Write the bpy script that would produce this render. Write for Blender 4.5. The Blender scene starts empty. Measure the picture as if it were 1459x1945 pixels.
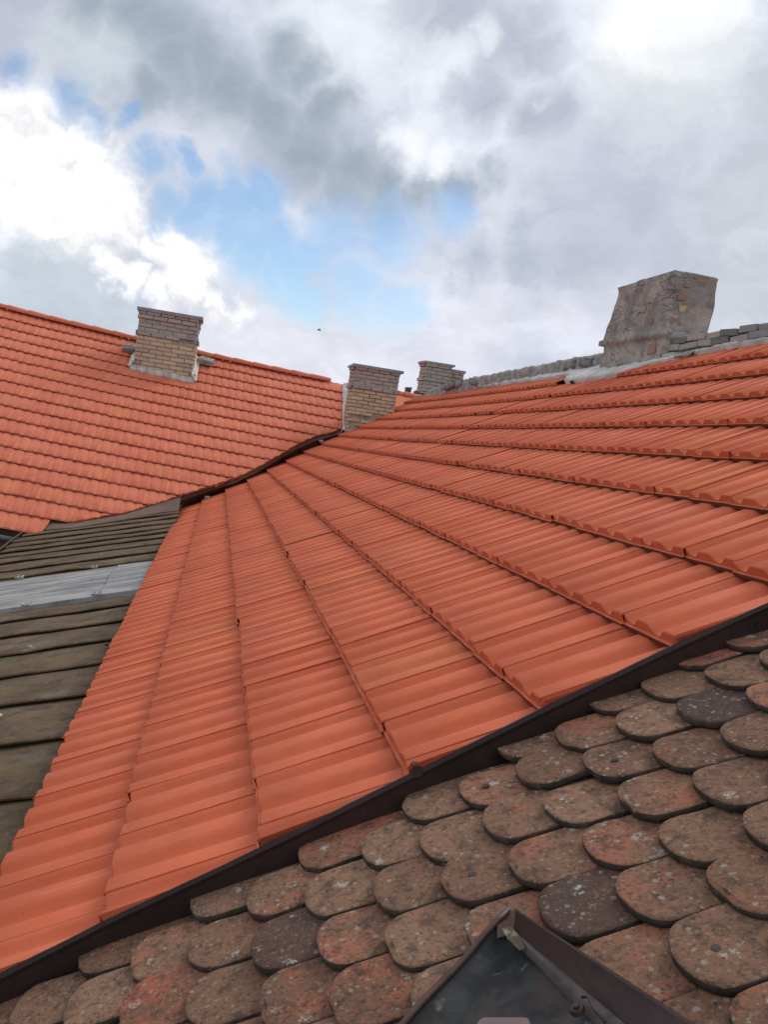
import bpy, bmesh, math, random
import numpy as np
from mathutils import Matrix, Vector, noise as mnoise

random.seed(7); rng = np.random.RandomState(7)
SC = bpy.context.scene
COL = SC.collection
D = 0.95                      # metres per survey unit
CZ = 8.0                      # eye height above the ground
F_PX = 1702.27
def wp(p):                    # survey units (origin at the eye) -> world metres
    return np.asarray(p, float) * D + np.array([0, 0, CZ])

# ------------------------------------------------------------------ camera
R_ = np.array([0.9711645779520016, -0.18768390857304582, 0.1470173901076172])
U_ = np.array([-0.12835812804850594, 0.10803621191512873, 0.9858257289596946])
Fw = np.array([0.2009068278959032, 0.9762699049841567, -0.0808301869788259])
cam = bpy.data.cameras.new('camera')
cam.sensor_fit = 'VERTICAL'; cam.sensor_height = 36.0; cam.sensor_width = 27.0
cam.lens = F_PX / 1945 * 36.0
cam.clip_start = 0.05; cam.clip_end = 3000
cob = bpy.data.objects.new('camera', cam); COL.objects.link(cob)
M3 = Matrix((R_, U_, -Fw)).transposed()
cob.matrix_world = Matrix.Translation((0, 0, CZ)) @ M3.to_4x4()
SC.camera = cob
SC.view_settings.view_transform = 'Standard'; SC.view_settings.look = 'None'
SC.view_settings.exposure = 0.08; SC.view_settings.gamma = 1.0
SC.view_settings.use_curve_mapping = False

# ------------------------------------------------------------------ sun and sky
SUN_EL, SUN_AZ = math.radians(44), math.radians(50)       # azimuth from +Y towards +X
sun = bpy.data.lights.new('sun', 'SUN'); sun.energy = 1.45; sun.angle = math.radians(28)
sun.color = (1.0, 0.95, 0.87)
so = bpy.data.objects.new('sun', sun); COL.objects.link(so)
sd = Vector((math.cos(SUN_EL) * math.sin(SUN_AZ), math.cos(SUN_EL) * math.cos(SUN_AZ), math.sin(SUN_EL)))
so.rotation_euler = sd.to_track_quat('Z', 'Y').to_euler(); so.location = (0, 0, 40)

world = bpy.data.worlds.new('World'); SC.world = world; world.use_nodes = True
world.cycles.sampling_method = 'MANUAL'; world.cycles.sample_map_resolution = 256
NT = world.node_tree; NT.nodes.clear()
def N(nt, t, **kw):
    n = nt.nodes.new(t)
    for k, v in kw.items(): setattr(n, k, v)
    return n
def L(nt, a, b): nt.links.new(a, b)
def setin(nt, sock, v):
    if isinstance(v, bpy.types.NodeSocket): nt.links.new(v, sock)
    elif isinstance(v, (tuple, list)) and sock.type == 'RGBA' and len(v) == 3: sock.default_value = (*v, 1)
    else: sock.default_value = v
def math_(nt, op, a, b=0.0, c=None, clamp=False):
    n = N(nt, 'ShaderNodeMath', operation=op, use_clamp=clamp)
    setin(nt, n.inputs[0], a); setin(nt, n.inputs[1], b)
    if c is not None: setin(nt, n.inputs[2], c)
    return n.outputs[0]
def vmath(nt, op, a, b=None, s=None):
    n = N(nt, 'ShaderNodeVectorMath', operation=op)
    setin(nt, n.inputs[0], a)
    if b is not None: setin(nt, n.inputs[1], b)
    if s is not None: setin(nt, n.inputs[3], s)
    return n.outputs['Value'] if op in ('LENGTH', 'DISTANCE', 'DOT_PRODUCT') else n.outputs[0]
def mixc(nt, f, a, b, mode='MIX'):
    n = N(nt, 'ShaderNodeMix', data_type='RGBA', blend_type=mode)
    setin(nt, n.inputs[0], f); setin(nt, n.inputs[6], a); setin(nt, n.inputs[7], b)
    return n.outputs[2]
def ramp(nt, v, lo, hi, a=0.0, b=1.0, smooth=True):
    n = N(nt, 'ShaderNodeMapRange', interpolation_type='SMOOTHSTEP' if smooth else 'LINEAR')
    setin(nt, n.inputs[0], v)
    for i, x in enumerate((lo, hi, a, b)): setin(nt, n.inputs[i + 1], x)
    return n.outputs[0]
def noise(nt, vec, scale, detail=4, rough=0.55, dist=0.0, out='Fac'):
    n = N(nt, 'ShaderNodeTexNoise'); L(nt, vec, n.inputs['Vector'])
    n.inputs['Scale'].default_value = scale; n.inputs['Detail'].default_value = detail
    n.inputs['Roughness'].default_value = rough; n.inputs['Distortion'].default_value = dist
    return n.outputs[out]

def sky_dir(px, py):          # only used to describe where each cloud bank hangs in the sky
    v = R_ * (px - 729.5) / F_PX - U_ * (py - 972.5) / F_PX + Fw
    return v / np.linalg.norm(v)
tc = N(NT, 'ShaderNodeTexCoord'); G = tc.outputs['Generated']
nz = noise(NT, G, 4.5, 5, 0.62, out='Color')
w1 = vmath(NT, 'SCALE', vmath(NT, 'SUBTRACT', nz, (0.5, 0.5, 0.5)), s=0.085)
nz2 = noise(NT, G, 19.0, 5, 0.62, out='Color')
w2 = vmath(NT, 'SCALE', vmath(NT, 'SUBTRACT', nz2, (0.5, 0.5, 0.5)), s=0.05)
warp = vmath(NT, 'ADD', vmath(NT, 'ADD', G, w1), w2)
def blob(px, py, r, soft=0.75):
    c = sky_dir(px, py)
    d = vmath(NT, 'DISTANCE', warp, tuple(float(x) for x in c))
    R0 = r / F_PX
    return ramp(NT, d, R0 * (1 + soft), R0 * (1 - soft))
def union(bl, soft=0.75):
    m = None
    for b in bl:
        b = blob(*b, soft)
        m = b if m is None else math_(NT, 'MAXIMUM', m, b)
    return m
mpn = N(NT, 'ShaderNodeMapping'); mpn.inputs['Rotation'].default_value = (0, math.radians(-25), 0); mpn.inputs['Scale'].default_value = (1.0, 1.0, 1.9); L(NT, warp, mpn.inputs[0])
detail = noise(NT, mpn.outputs[0], 5.0, 6, 0.55, 0.2)
fine = noise(NT, mpn.outputs[0], 17.0, 5, 0.58, 0.3)
# general overcast: soft lavender grey, mottled
c = mixc(NT, ramp(NT, detail, 0.38, 0.64), (0.56, 0.60, 0.71), (0.78, 0.81, 0.90))
def lay(c, bl, colr, amt, soft=0.75):
    return mixc(NT, math_(NT, 'MULTIPLY', union(bl, soft), amt), c, colr)
c = lay(c, [(1150, 420, 170), (1240, 470, 110), (1130, 330, 70), (1230, 300, 90)], (0.455, 0.485, 0.60), 0.7)
c = lay(c, [(1420, 380, 90), (1440, 200, 80), (1450, 560, 110)], (0.50, 0.55, 0.60), 0.7)
c = lay(c, [(960, 60, 70), (1000, 110, 50), (910, 190, 50), (840, 60, 35), (790, 20, 40), (1020, 220, 50), (880, 20, 50)], (0.43, 0.455, 0.56), 0.8, 0.8)
c = lay(c, [(900, 500, 45), (860, 515, 30), (1010, 500, 40), (1000, 440, 35)], (0.44, 0.49, 0.60), 0.85, 0.6)
c = lay(c, [(500, 640, 120), (700, 650, 110), (900, 640, 90), (1080, 600, 40), (740, 700, 100)], (0.78, 0.79, 0.87), 0.75)
c = lay(c, [(30, 40, 90), (120, 20, 70)], (0.47, 0.48, 0.60), 0.8)
c = lay(c, [(140, 100, 70), (200, 70, 50), (160, 150, 40)], (0.60, 0.67, 0.70), 0.8)
c = lay(c, [(60, 190, 60), (300, 250, 60), (350, 300, 40), (260, 290, 50), (400, 300, 40), (430, 250, 40)], (0.72, 0.75, 0.83), 0.7)
c = lay(c, [(1260, 40, 90), (1340, 30, 70), (1180, 75, 45), (1230, 100, 50)], (1.0, 1.02, 1.03), 1.0, 0.7)
c = lay(c, [(1330, 150, 90), (1150, 170, 50), (1250, 210, 70)], (0.74, 0.78, 0.82), 0.7)
c = lay(c, [(850, 110, 35), (800, 130, 45), (910, 70, 24), (1010, 180, 22), (560, 40, 60), (680, 70, 90)], (0.82, 0.85, 0.91), 0.8, 0.6)
c = lay(c, [(160, 30, 34), (250, 30, 48), (290, 60, 60), (320, 120, 71), (390, 130, 63), (450, 175, 67), (520, 215, 64), (590, 262, 64), (660, 310, 60), (730, 342, 53), (800, 348, 44), (870, 345, 34), (930, 335, 30), (540, 108, 48), (590, 130, 37), (270, 190, 46), (640, 200, 46)], (0.32, 0.39, 0.47), 0.90, 0.85)
c = lay(c, [(790, 262, 34), (835, 292, 24), (745, 265, 26), (820, 315, 14)], (0.93, 0.95, 0.99), 0.8, 0.7)
# openings where the blue shows
hole = union([(385, 365, 38), (440, 375, 52), (500, 372, 56), (440, 425, 56), (480, 480, 56), (520, 440, 58), (540, 530, 49), (580, 545, 48), (600, 470, 42), (560, 490, 52), (380, 410, 38), (350, 310, 22)], 0.55)
hole2 = union([(130, 195, 34), (160, 235, 30), (240, 242, 20), (300, 330, 30), (290, 300, 22), (20, 130, 30), (680, 520, 60), (640, 440, 60), (740, 430, 60), (860, 395, 40), (750, 560, 50), (330, 395, 26), (320, 430, 26)], 0.7)
thin = ramp(NT, fine, 0.34, 0.66, 1.0, 0.82)
holes = math_(NT, 'MULTIPLY', math_(NT, 'MAXIMUM', hole, math_(NT, 'MULTIPLY', hole2, 0.85)), thin)
# bright heaped cumulus in front of the blue, with grey undersides
c_pre = c
cu_list = [(40, 275, 81), (110, 315, 73), (-20, 300, 98), (175, 355, 66), (225, 415, 49), (100, 395, 66), (150, 435, 44), (262, 440, 29), (200, 380, 54), (20, 350, 61), (345, 488, 44), (372, 500, 27), (300, 470, 24), (350, 548, 37), (300, 560, 29), (200, 508, 29), (250, 530, 32), (450, 580, 27), (410, 582, 29), (478, 590, 20)]
cu = union(cu_list, 0.45)
und = [(60, 470, 50), (150, 495, 34), (240, 488, 30), (290, 512, 28), (40, 520, 60), (140, 560, 60), (60, 590, 60), (220, 590, 40)]
c = lay(c, und, (0.55, 0.62, 0.68), 0.85, 0.6)
shade = ramp(NT, fine, 0.30, 0.60, 0.84, 1.16)
cuc = N(NT, 'ShaderNodeVectorMath', operation='SCALE'); cuc.inputs[0].default_value = (1.0, 1.0, 1.02); L(NT, shade, cuc.inputs[3])
c = mixc(NT, cu, c, cuc.outputs[0])
lp = c
holes = math_(NT, 'MULTIPLY', holes, math_(NT, 'SUBTRACT', 1.0, cu, clamp=True))
cloudf = math_(NT, 'SUBTRACT', 1.0, math_(NT, 'MULTIPLY', holes, 0.97), clamp=True)
lum = ramp(NT, fine, 0.28, 0.72, 0.93, 1.06)
cl = N(NT, 'ShaderNodeVectorMath', operation='SCALE'); L(NT, lp, cl.inputs[0]); L(NT, lum, cl.inputs[3])
sky = N(NT, 'ShaderNodeTexSky', sky_type='NISHITA'); sky.sun_disc = False
sky.sun_elevation = SUN_EL; sky.sun_rotation = SUN_AZ; sky.air_density = 1.0; sky.dust_density = 0.1; sky.ozone_density = 2.5
bg1 = N(NT, 'ShaderNodeBackground'); L(NT, sky.outputs[0], bg1.inputs[0]); bg1.inputs[1].default_value = 0.118
bg2 = N(NT, 'ShaderNodeBackground'); L(NT, cl.outputs[0], bg2.inputs[0]); bg2.inputs[1].default_value = 1.0
ms = N(NT, 'ShaderNodeMixShader'); L(NT, cloudf, ms.inputs[0]); L(NT, bg1.outputs[0], ms.inputs[1]); L(NT, bg2.outputs[0], ms.inputs[2])
wo = N(NT, 'ShaderNodeOutputWorld'); L(NT, ms.outputs[0], wo.inputs[0])

# ------------------------------------------------------------------ helpers
def tag(o, label=None, cat=None, group=None, kind=None):
    if label: o['label'] = label
    if cat: o['category'] = cat
    if group: o['group'] = group
    if kind: o['kind'] = kind
    return o
def empty(name, loc, **kw):
    o = bpy.data.objects.new(name, None); o.empty_display_size = 0.2; o.location = loc
    COL.objects.link(o); return tag(o, **kw)
def mesh(name, verts, faces, mats, midx=None, smooth=False, sharp=None):
    m = bpy.data.meshes.new(name); m.from_pydata([tuple(map(float, v)) for v in verts], [], faces)
    for mm in (mats if isinstance(mats, (list, tuple)) else [mats]): m.materials.append(mm)
    if midx is not None: m.polygons.foreach_set('material_index', midx)
    if smooth is True: m.polygons.foreach_set('use_smooth', [True] * len(faces))
    elif smooth: m.polygons.foreach_set('use_smooth', smooth)
    m.update(); return m
def obj(name, me, parent=None, mat4=None):
    o = bpy.data.objects.new(name, me); COL.objects.link(o)
    if parent is not None:
        o.parent = parent; o.matrix_parent_inverse = Matrix.Translation(-Vector(parent.location))
    if mat4 is not None: o.matrix_basis = mat4
    return o
def frame(o, ex, ey, ez):
    return Matrix(((ex[0], ey[0], ez[0], o[0]), (ex[1], ey[1], ez[1], o[1]), (ex[2], ey[2], ez[2], o[2]), (0, 0, 0, 1)))
class MB:
    def __init__(s): s.v = []; s.f = []; s.mi = []
    def add(s, v, f, mi=0):
        b = len(s.v); s.v += [tuple(map(float, x)) for x in v]; s.f += [tuple(i + b for i in q) for q in f]; s.mi += [mi] * len(f)
    def box(s, c, size, rot=None, mi=0, jit=0.0):
        c = np.asarray(c, float); h = np.asarray(size, float) / 2
        vs = [np.array([x, y, z]) * h for x in (-1, 1) for y in (-1, 1) for z in (-1, 1)]
        if jit: vs = [q + rng.uniform(-jit, jit, 3) for q in vs]
        if rot is not None: vs = [np.asarray(rot) @ q for q in vs]
        s.add([c + q for q in vs], [(0, 1, 3, 2), (4, 6, 7, 5), (0, 4, 5, 1), (2, 3, 7, 6), (0, 2, 6, 4), (1, 5, 7, 3)], mi)
    def tube(s, pts, r, n=8, mi=0, caps=True):
        pts = [np.asarray(p, float) for p in pts]; b = len(s.v); k = len(pts)
        for i, p in enumerate(pts):
            t = pts[min(i + 1, k - 1)] - pts[max(i - 1, 0)]; t /= np.linalg.norm(t)
            a = np.cross(t, [0, 0, 1]); a = a / np.linalg.norm(a) if np.linalg.norm(a) > 1e-4 else np.array([1., 0, 0]); c_ = np.cross(t, a)
            rr = r[i] if isinstance(r, (list, tuple)) else r
            for j in range(n):
                q = 2 * math.pi * j / n; s.v.append(tuple(p + rr * (math.cos(q) * a + math.sin(q) * c_)))
        for i in range(k - 1):
            for j in range(n): s.f.append((b + i * n + j, b + i * n + (j + 1) % n, b + (i + 1) * n + (j + 1) % n, b + (i + 1) * n + j)); s.mi.append(mi)
        if caps:
            s.f.append(tuple(b + j for j in range(n))[::-1]); s.f.append(tuple(b + (k - 1) * n + j for j in range(n))); s.mi += [mi, mi]
    def grid(s, P, mi=0):      # P: [rows][cols] of points
        b = len(s.v); nr = len(P); nc = len(P[0])
        for row in P: s.v += [tuple(map(float, q)) for q in row]
        for i in range(nr - 1):
            for j in range(nc - 1): s.f.append((b + i * nc + j, b + i * nc + j + 1, b + (i + 1) * nc + j + 1, b + (i + 1) * nc + j)); s.mi.append(mi)
    def mesh(s, name, mats, smooth=False): return mesh(name, s.v, s.f, mats, s.mi, smooth)

# ------------------------------------------------------------------ materials
def newmat(name):
    m = bpy.data.materials.new(name); m.use_nodes = True; nt = m.node_tree
    b = nt.nodes['Principled BSDF']; return m, nt, b
def coords(nt, per_object=True, scale=None):
    t = N(nt, 'ShaderNodeTexCoord'); v = t.outputs['Object']
    if per_object:
        oi = N(nt, 'ShaderNodeObjectInfo')
        k = N(nt, 'ShaderNodeCombineXYZ')
        for i, s in enumerate((37.0, 91.0, 53.0)): L(nt, math_(nt, 'MULTIPLY', oi.outputs['Random'], s), k.inputs[i])
        v = vmath(nt, 'ADD', v, k.outputs[0])
    return v
def rnd(nt):
    oi = N(nt, 'ShaderNodeObjectInfo'); at = N(nt, 'ShaderNodeAttribute', attribute_name='rnd')
    return math_(nt, 'FRACT', math_(nt, 'ADD', oi.outputs['Random'], at.outputs['Fac']))
def bump(nt, b, h, strength, dist=0.01):
    n = N(nt, 'ShaderNodeBump'); n.inputs['Strength'].default_value = strength; n.inputs['Distance'].default_value = dist
    L(nt, h, n.inputs['Height']); L(nt, n.outputs[0], b.inputs['Normal'])

def orange_tile(name, cA, cB, cC, dark_mix=0.0):
    m, nt, b = newmat(name); v = coords(nt)
    r = rnd(nt)
    r2 = math_(nt, 'FRACT', math_(nt, 'MULTIPLY', r, 17.31))
    col = mixc(nt, r, cA, cB)
    col = mixc(nt, ramp(nt, r2, 0.82, 0.98, 0, 0.7), col, cC)
    n1 = noise(nt, v, 6.0, 5, 0.6)
    col = mixc(nt, ramp(nt, n1, 0.35, 0.7, 0, 0.35), col, tuple(x * 0.72 for x in cA))
    sp = noise(nt, v, 240.0, 2, 0.5)
    col = mixc(nt, ramp(nt, sp, 0.66, 0.74, 0, 0.22), col, (0.70, 0.42, 0.33))
    sp3 = noise(nt, v, 70.0, 5, 0.7)
    col = mixc(nt, ramp(nt, sp3, 0.58, 0.72, 0, 0.16), col, (0.66, 0.34, 0.24))
    sp2 = noise(nt, v, 95.0, 3, 0.6)
    col = mixc(nt, ramp(nt, sp2, 0.67, 0.73, 0, 0.35), col, (0.25, 0.07, 0.04))
    col = mixc(nt, ramp(nt, noise(nt, v, 2.2, 4, 0.7), 0.45, 0.75, 0, 0.30), col, (0.36, 0.10, 0.06))
    # lime bloom: soft pale smears along the tile
    mp = N(nt, 'ShaderNodeMapping'); mp.inputs['Scale'].default_value = (3.0, 22.0, 10.0); L(nt, v, mp.inputs[0])
    st = noise(nt, mp.outputs[0], 1.6, 5, 0.65)
    col = mixc(nt, ramp(nt, st, 0.55, 0.78, 0, 0.28), col, (0.66, 0.32, 0.23))
    if dark_mix: col = mixc(nt, dark_mix, col, (0.06, 0.04, 0.035))  # mixes the whole colour towards dark brown, for the nose lips
    L(nt, col, b.inputs['Base Color']); b.inputs['Roughness'].default_value = 0.78
    b.inputs['Specular IOR Level'].default_value = 0.22
    bump(nt, b, math_(nt, 'ADD', sp, math_(nt, 'MULTIPLY', noise(nt, v, 40.0, 4, 0.6), 1.5)), 0.25, 0.002)
    return m
M_TILE = orange_tile('orange_clay', (0.60, 0.130, 0.054), (0.66, 0.158, 0.072), (0.64, 0.175, 0.070))
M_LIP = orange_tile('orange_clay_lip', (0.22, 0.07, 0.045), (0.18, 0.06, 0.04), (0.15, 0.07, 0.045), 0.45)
M_TILEL = orange_tile('hazed_orange_clay', (0.62, 0.165, 0.088), (0.68, 0.195, 0.108), (0.66, 0.21, 0.095))  # paler, pinker clay: the haze of distance is mixed into its colour

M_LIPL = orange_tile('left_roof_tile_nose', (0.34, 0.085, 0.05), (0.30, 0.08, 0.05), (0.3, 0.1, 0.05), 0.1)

def simple(name, colA, colB, nscale, rough=0.8, bstr=0.3, bscale=60.0, metallic=0.0, lo=0.35, hi=0.65, extra=None, bdist=0.004):
    m, nt, b = newmat(name); v = coords(nt)
    n1 = noise(nt, v, nscale, 6, 0.62)
    col = mixc(nt, ramp(nt, n1, lo, hi), colA, colB)
    if extra:
        for (sc, l, h, amt, cc) in extra:
            col = mixc(nt, ramp(nt, noise(nt, v, sc, 4, 0.6), l, h, 0, amt), col, cc)
    L(nt, col, b.inputs['Base Color']); b.inputs['Roughness'].default_value = rough; b.inputs['Metallic'].default_value = metallic
    bump(nt, b, noise(nt, v, bscale, 6, 0.65), bstr, bdist)
    return m
M_DECK = simple('dark_underlay', (0.035, 0.025, 0.02), (0.06, 0.04, 0.03), 5)
M_FASCIA = simple('dark_brown_metal', (0.020, 0.009, 0.008), (0.038, 0.017, 0.015), 3, 0.5, 0.08, 30, 0.0,
                  extra=[(8, 0.55, 0.75, 0.35, (0.07, 0.045, 0.035)), (60, 0.66, 0.76, 0.3, (0.14, 0.11, 0.09))])
M_VALLEY = simple('brown_valley_sheet', (0.095, 0.065, 0.048), (0.14, 0.10, 0.072), 2.0, 0.55, 0.1, 20, 0.0,
                  extra=[(9, 0.6, 0.7, 0.5, (0.22, 0.2, 0.18))])
M_BOARD = simple('weathered_brown_board', (0.085, 0.053, 0.025), (0.180, 0.120, 0.060), 3.6, 0.98, 1.0, 55, bdist=0.014, lo=.30, hi=.72,
                 extra=[(0.9, 0.50, 0.70, 0.5, (0.130, 0.108, 0.036)), (11, 0.52, 0.66, 0.6, (0.045, 0.033, 0.024)), (32, 0.60, 0.70, 0.55, (0.26, 0.22, 0.16)), (60, 0.54, 0.68, 0.55, (0.04, 0.03, 0.022)), (2.6, 0.60, 0.66, 0.35, (0.22, 0.19, 0.14))])
def zinc():
    m, nt, b = newmat('weathered_grey_sheet'); v = coords(nt)
    mp = N(nt, 'ShaderNodeMapping'); mp.inputs['Scale'].default_value = (1.1, 9.0, 2.0); L(nt, v, mp.inputs[0])
    st = noise(nt, mp.outputs[0], 1.4, 6, 0.7, 0.4)
    col = mixc(nt, ramp(nt, st, 0.36, 0.64), (0.16, 0.155, 0.145), (0.36, 0.36, 0.34))
    col = mixc(nt, ramp(nt, noise(nt, v, 14, 5, 0.7), 0.55, 0.7, 0, 0.5), col, (0.13, 0.115, 0.10))
    col = mixc(nt, ramp(nt, noise(nt, v, 70, 4, 0.7), 0.56, 0.7, 0, 0.5), col, (0.42, 0.42, 0.40))
    L(nt, col, b.inputs['Base Color']); b.inputs['Roughness'].default_value = 0.85
    bump(nt, b, st, 0.6, 0.02); return m
M_ZINC = zinc()
M_MORTAR = simple('lime_mortar', (0.50, 0.47, 0.43), (0.68, 0.65, 0.60), 6, 0.95, 0.8, 45, bdist=0.012,
                  extra=[(14, 0.6, 0.75, 0.5, (0.33, 0.30, 0.27))])
M_JOINT = simple('brick_mortar', (0.27, 0.235, 0.19), (0.42, 0.37, 0.31), 12, 0.95, 0.6, 80,
                 extra=[(5, 0.55, 0.7, 0.6, (0.13, 0.11, 0.09))])
def brick_mat(name, cs):
    m, nt, b = newmat(name); v = coords(nt); r = rnd(nt)
    r2 = math_(nt, 'FRACT', math_(nt, 'MULTIPLY', r, 13.7))
    col = mixc(nt, r, cs[0], cs[1]); col = mixc(nt, ramp(nt, r2, 0.6, 0.75, 0, 1), col, cs[2])
    col = mixc(nt, ramp(nt, r2, 0.88, 0.92, 0, 1), col, cs[3])
    col = mixc(nt, ramp(nt, noise(nt, v, 18, 5, 0.65), 0.45, 0.7, 0, 0.6), col, tuple(x * 0.55 for x in cs[0]))
    L(nt, col, b.inputs['Base Color']); b.inputs['Roughness'].default_value = 0.92
    bump(nt, b, noise(nt, v, 60, 6, 0.7), 0.6, 0.006); return m
M_BRICK = brick_mat('yellow_grey_brick', [(0.54, 0.43, 0.28), (0.64, 0.53, 0.36), (0.54, 0.40, 0.30), (0.42, 0.35, 0.28)])  # brick tones lightened, putting distance haze into the colour
M_BRICKG = brick_mat('sooty_grey_brick', [(0.38, 0.35, 0.31), (0.46, 0.42, 0.36), (0.42, 0.35, 0.31), (0.31, 0.30, 0.29)])
M_CAP = simple('sooty_cement', (0.23, 0.245, 0.25), (0.33, 0.34, 0.34), 5, 0.95, 0.6, 60)

def rough_plaster():
    m, nt, b = newmat('rough_grey_plaster'); v = coords(nt, False)
    n1 = noise(nt, v, 2.5, 7, 0.68, 0.4); n2 = noise(nt, v, 9, 6, 0.7, 0.3)
    col = mixc(nt, ramp(nt, n1, 0.38, 0.62), (0.34, 0.32, 0.28), (0.56, 0.52, 0.45))
    col = mixc(nt, ramp(nt, n2, 0.52, 0.66, 0, 0.6), col, (0.16, 0.155, 0.15))
    col = mixc(nt, ramp(nt, noise(nt, v, 5.0, 3, 0.5), 0.62, 0.68, 0, 0.35), col, (0.38, 0.27, 0.21))
    col = mixc(nt, ramp(nt, noise(nt, v, 26.0, 5, 0.7), 0.60, 0.68, 0, 0.45), col, (0.12, 0.12, 0.12))
    col = mixc(nt, ramp(nt, noise(nt, v, 14.0, 3, 0.6), 0.66, 0.72, 0, 0.6), col, (0.52, 0.50, 0.46))
    vo = N(nt, 'ShaderNodeTexVoronoi', feature='DISTANCE_TO_EDGE'); vo.inputs['Scale'].default_value = 1.0
    mp = N(nt, 'ShaderNodeMapping'); mp.inputs['Scale'].default_value = (4.0, 4.0, 15.0)
    L(nt, vmath(nt, 'ADD', v, vmath(nt, 'SCALE', noise(nt, v, 7, 4, 0.6, out='Color'), s=0.14)), mp.inputs[0]); L(nt, mp.outputs[0], vo.inputs['Vector'])
    crack = math_(nt, 'MULTIPLY', ramp(nt, vo.outputs['Distance'], 0.07, 0.0), ramp(nt, noise(nt, v, 2.2, 3, 0.6), 0.42, 0.56))
    col = mixc(nt, math_(nt, 'MULTIPLY', crack, 0.38), col, (0.13, 0.12, 0.11))
    n2 = math_(nt, 'SUBTRACT', n2, math_(nt, 'MULTIPLY', crack, 0.5))
    L(nt, col, b.inputs['Base Color']); b.inputs['Roughness'].default_value = 0.97
    bump(nt, b, math_(nt, 'ADD', n2, noise(nt, v, 40, 6, 0.7)), 0.9, 0.03); return m
M_PLASTER = rough_plaster()
M_REDBR = brick_mat('red_brick_patch', [(0.36, 0.22, 0.16), (0.38, 0.25, 0.19), (0.40, 0.33, 0.26), (0.34, 0.21, 0.16)])
M_YELBR = simple('ochre_brick', (0.50, 0.36, 0.15), (0.58, 0.44, 0.22), 20, 0.9)
M_STONE = simple('lichened_stone', (0.23, 0.22, 0.205), (0.44, 0.42, 0.38), 9, 0.97, 0.9, 50, bdist=0.02,
                 extra=[(22, 0.56, 0.7, 0.6, (0.10, 0.10, 0.10)), (12, 0.62, 0.7, 0.6, (0.46, 0.44, 0.40)), (6, 0.6, 0.7, 0.5, (0.32, 0.21, 0.16))])
M_DARKST = simple('sooty_stone', (0.07, 0.07, 0.065), (0.14, 0.13, 0.12), 9, 0.97, 0.9, 50, bdist=0.02)

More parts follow.
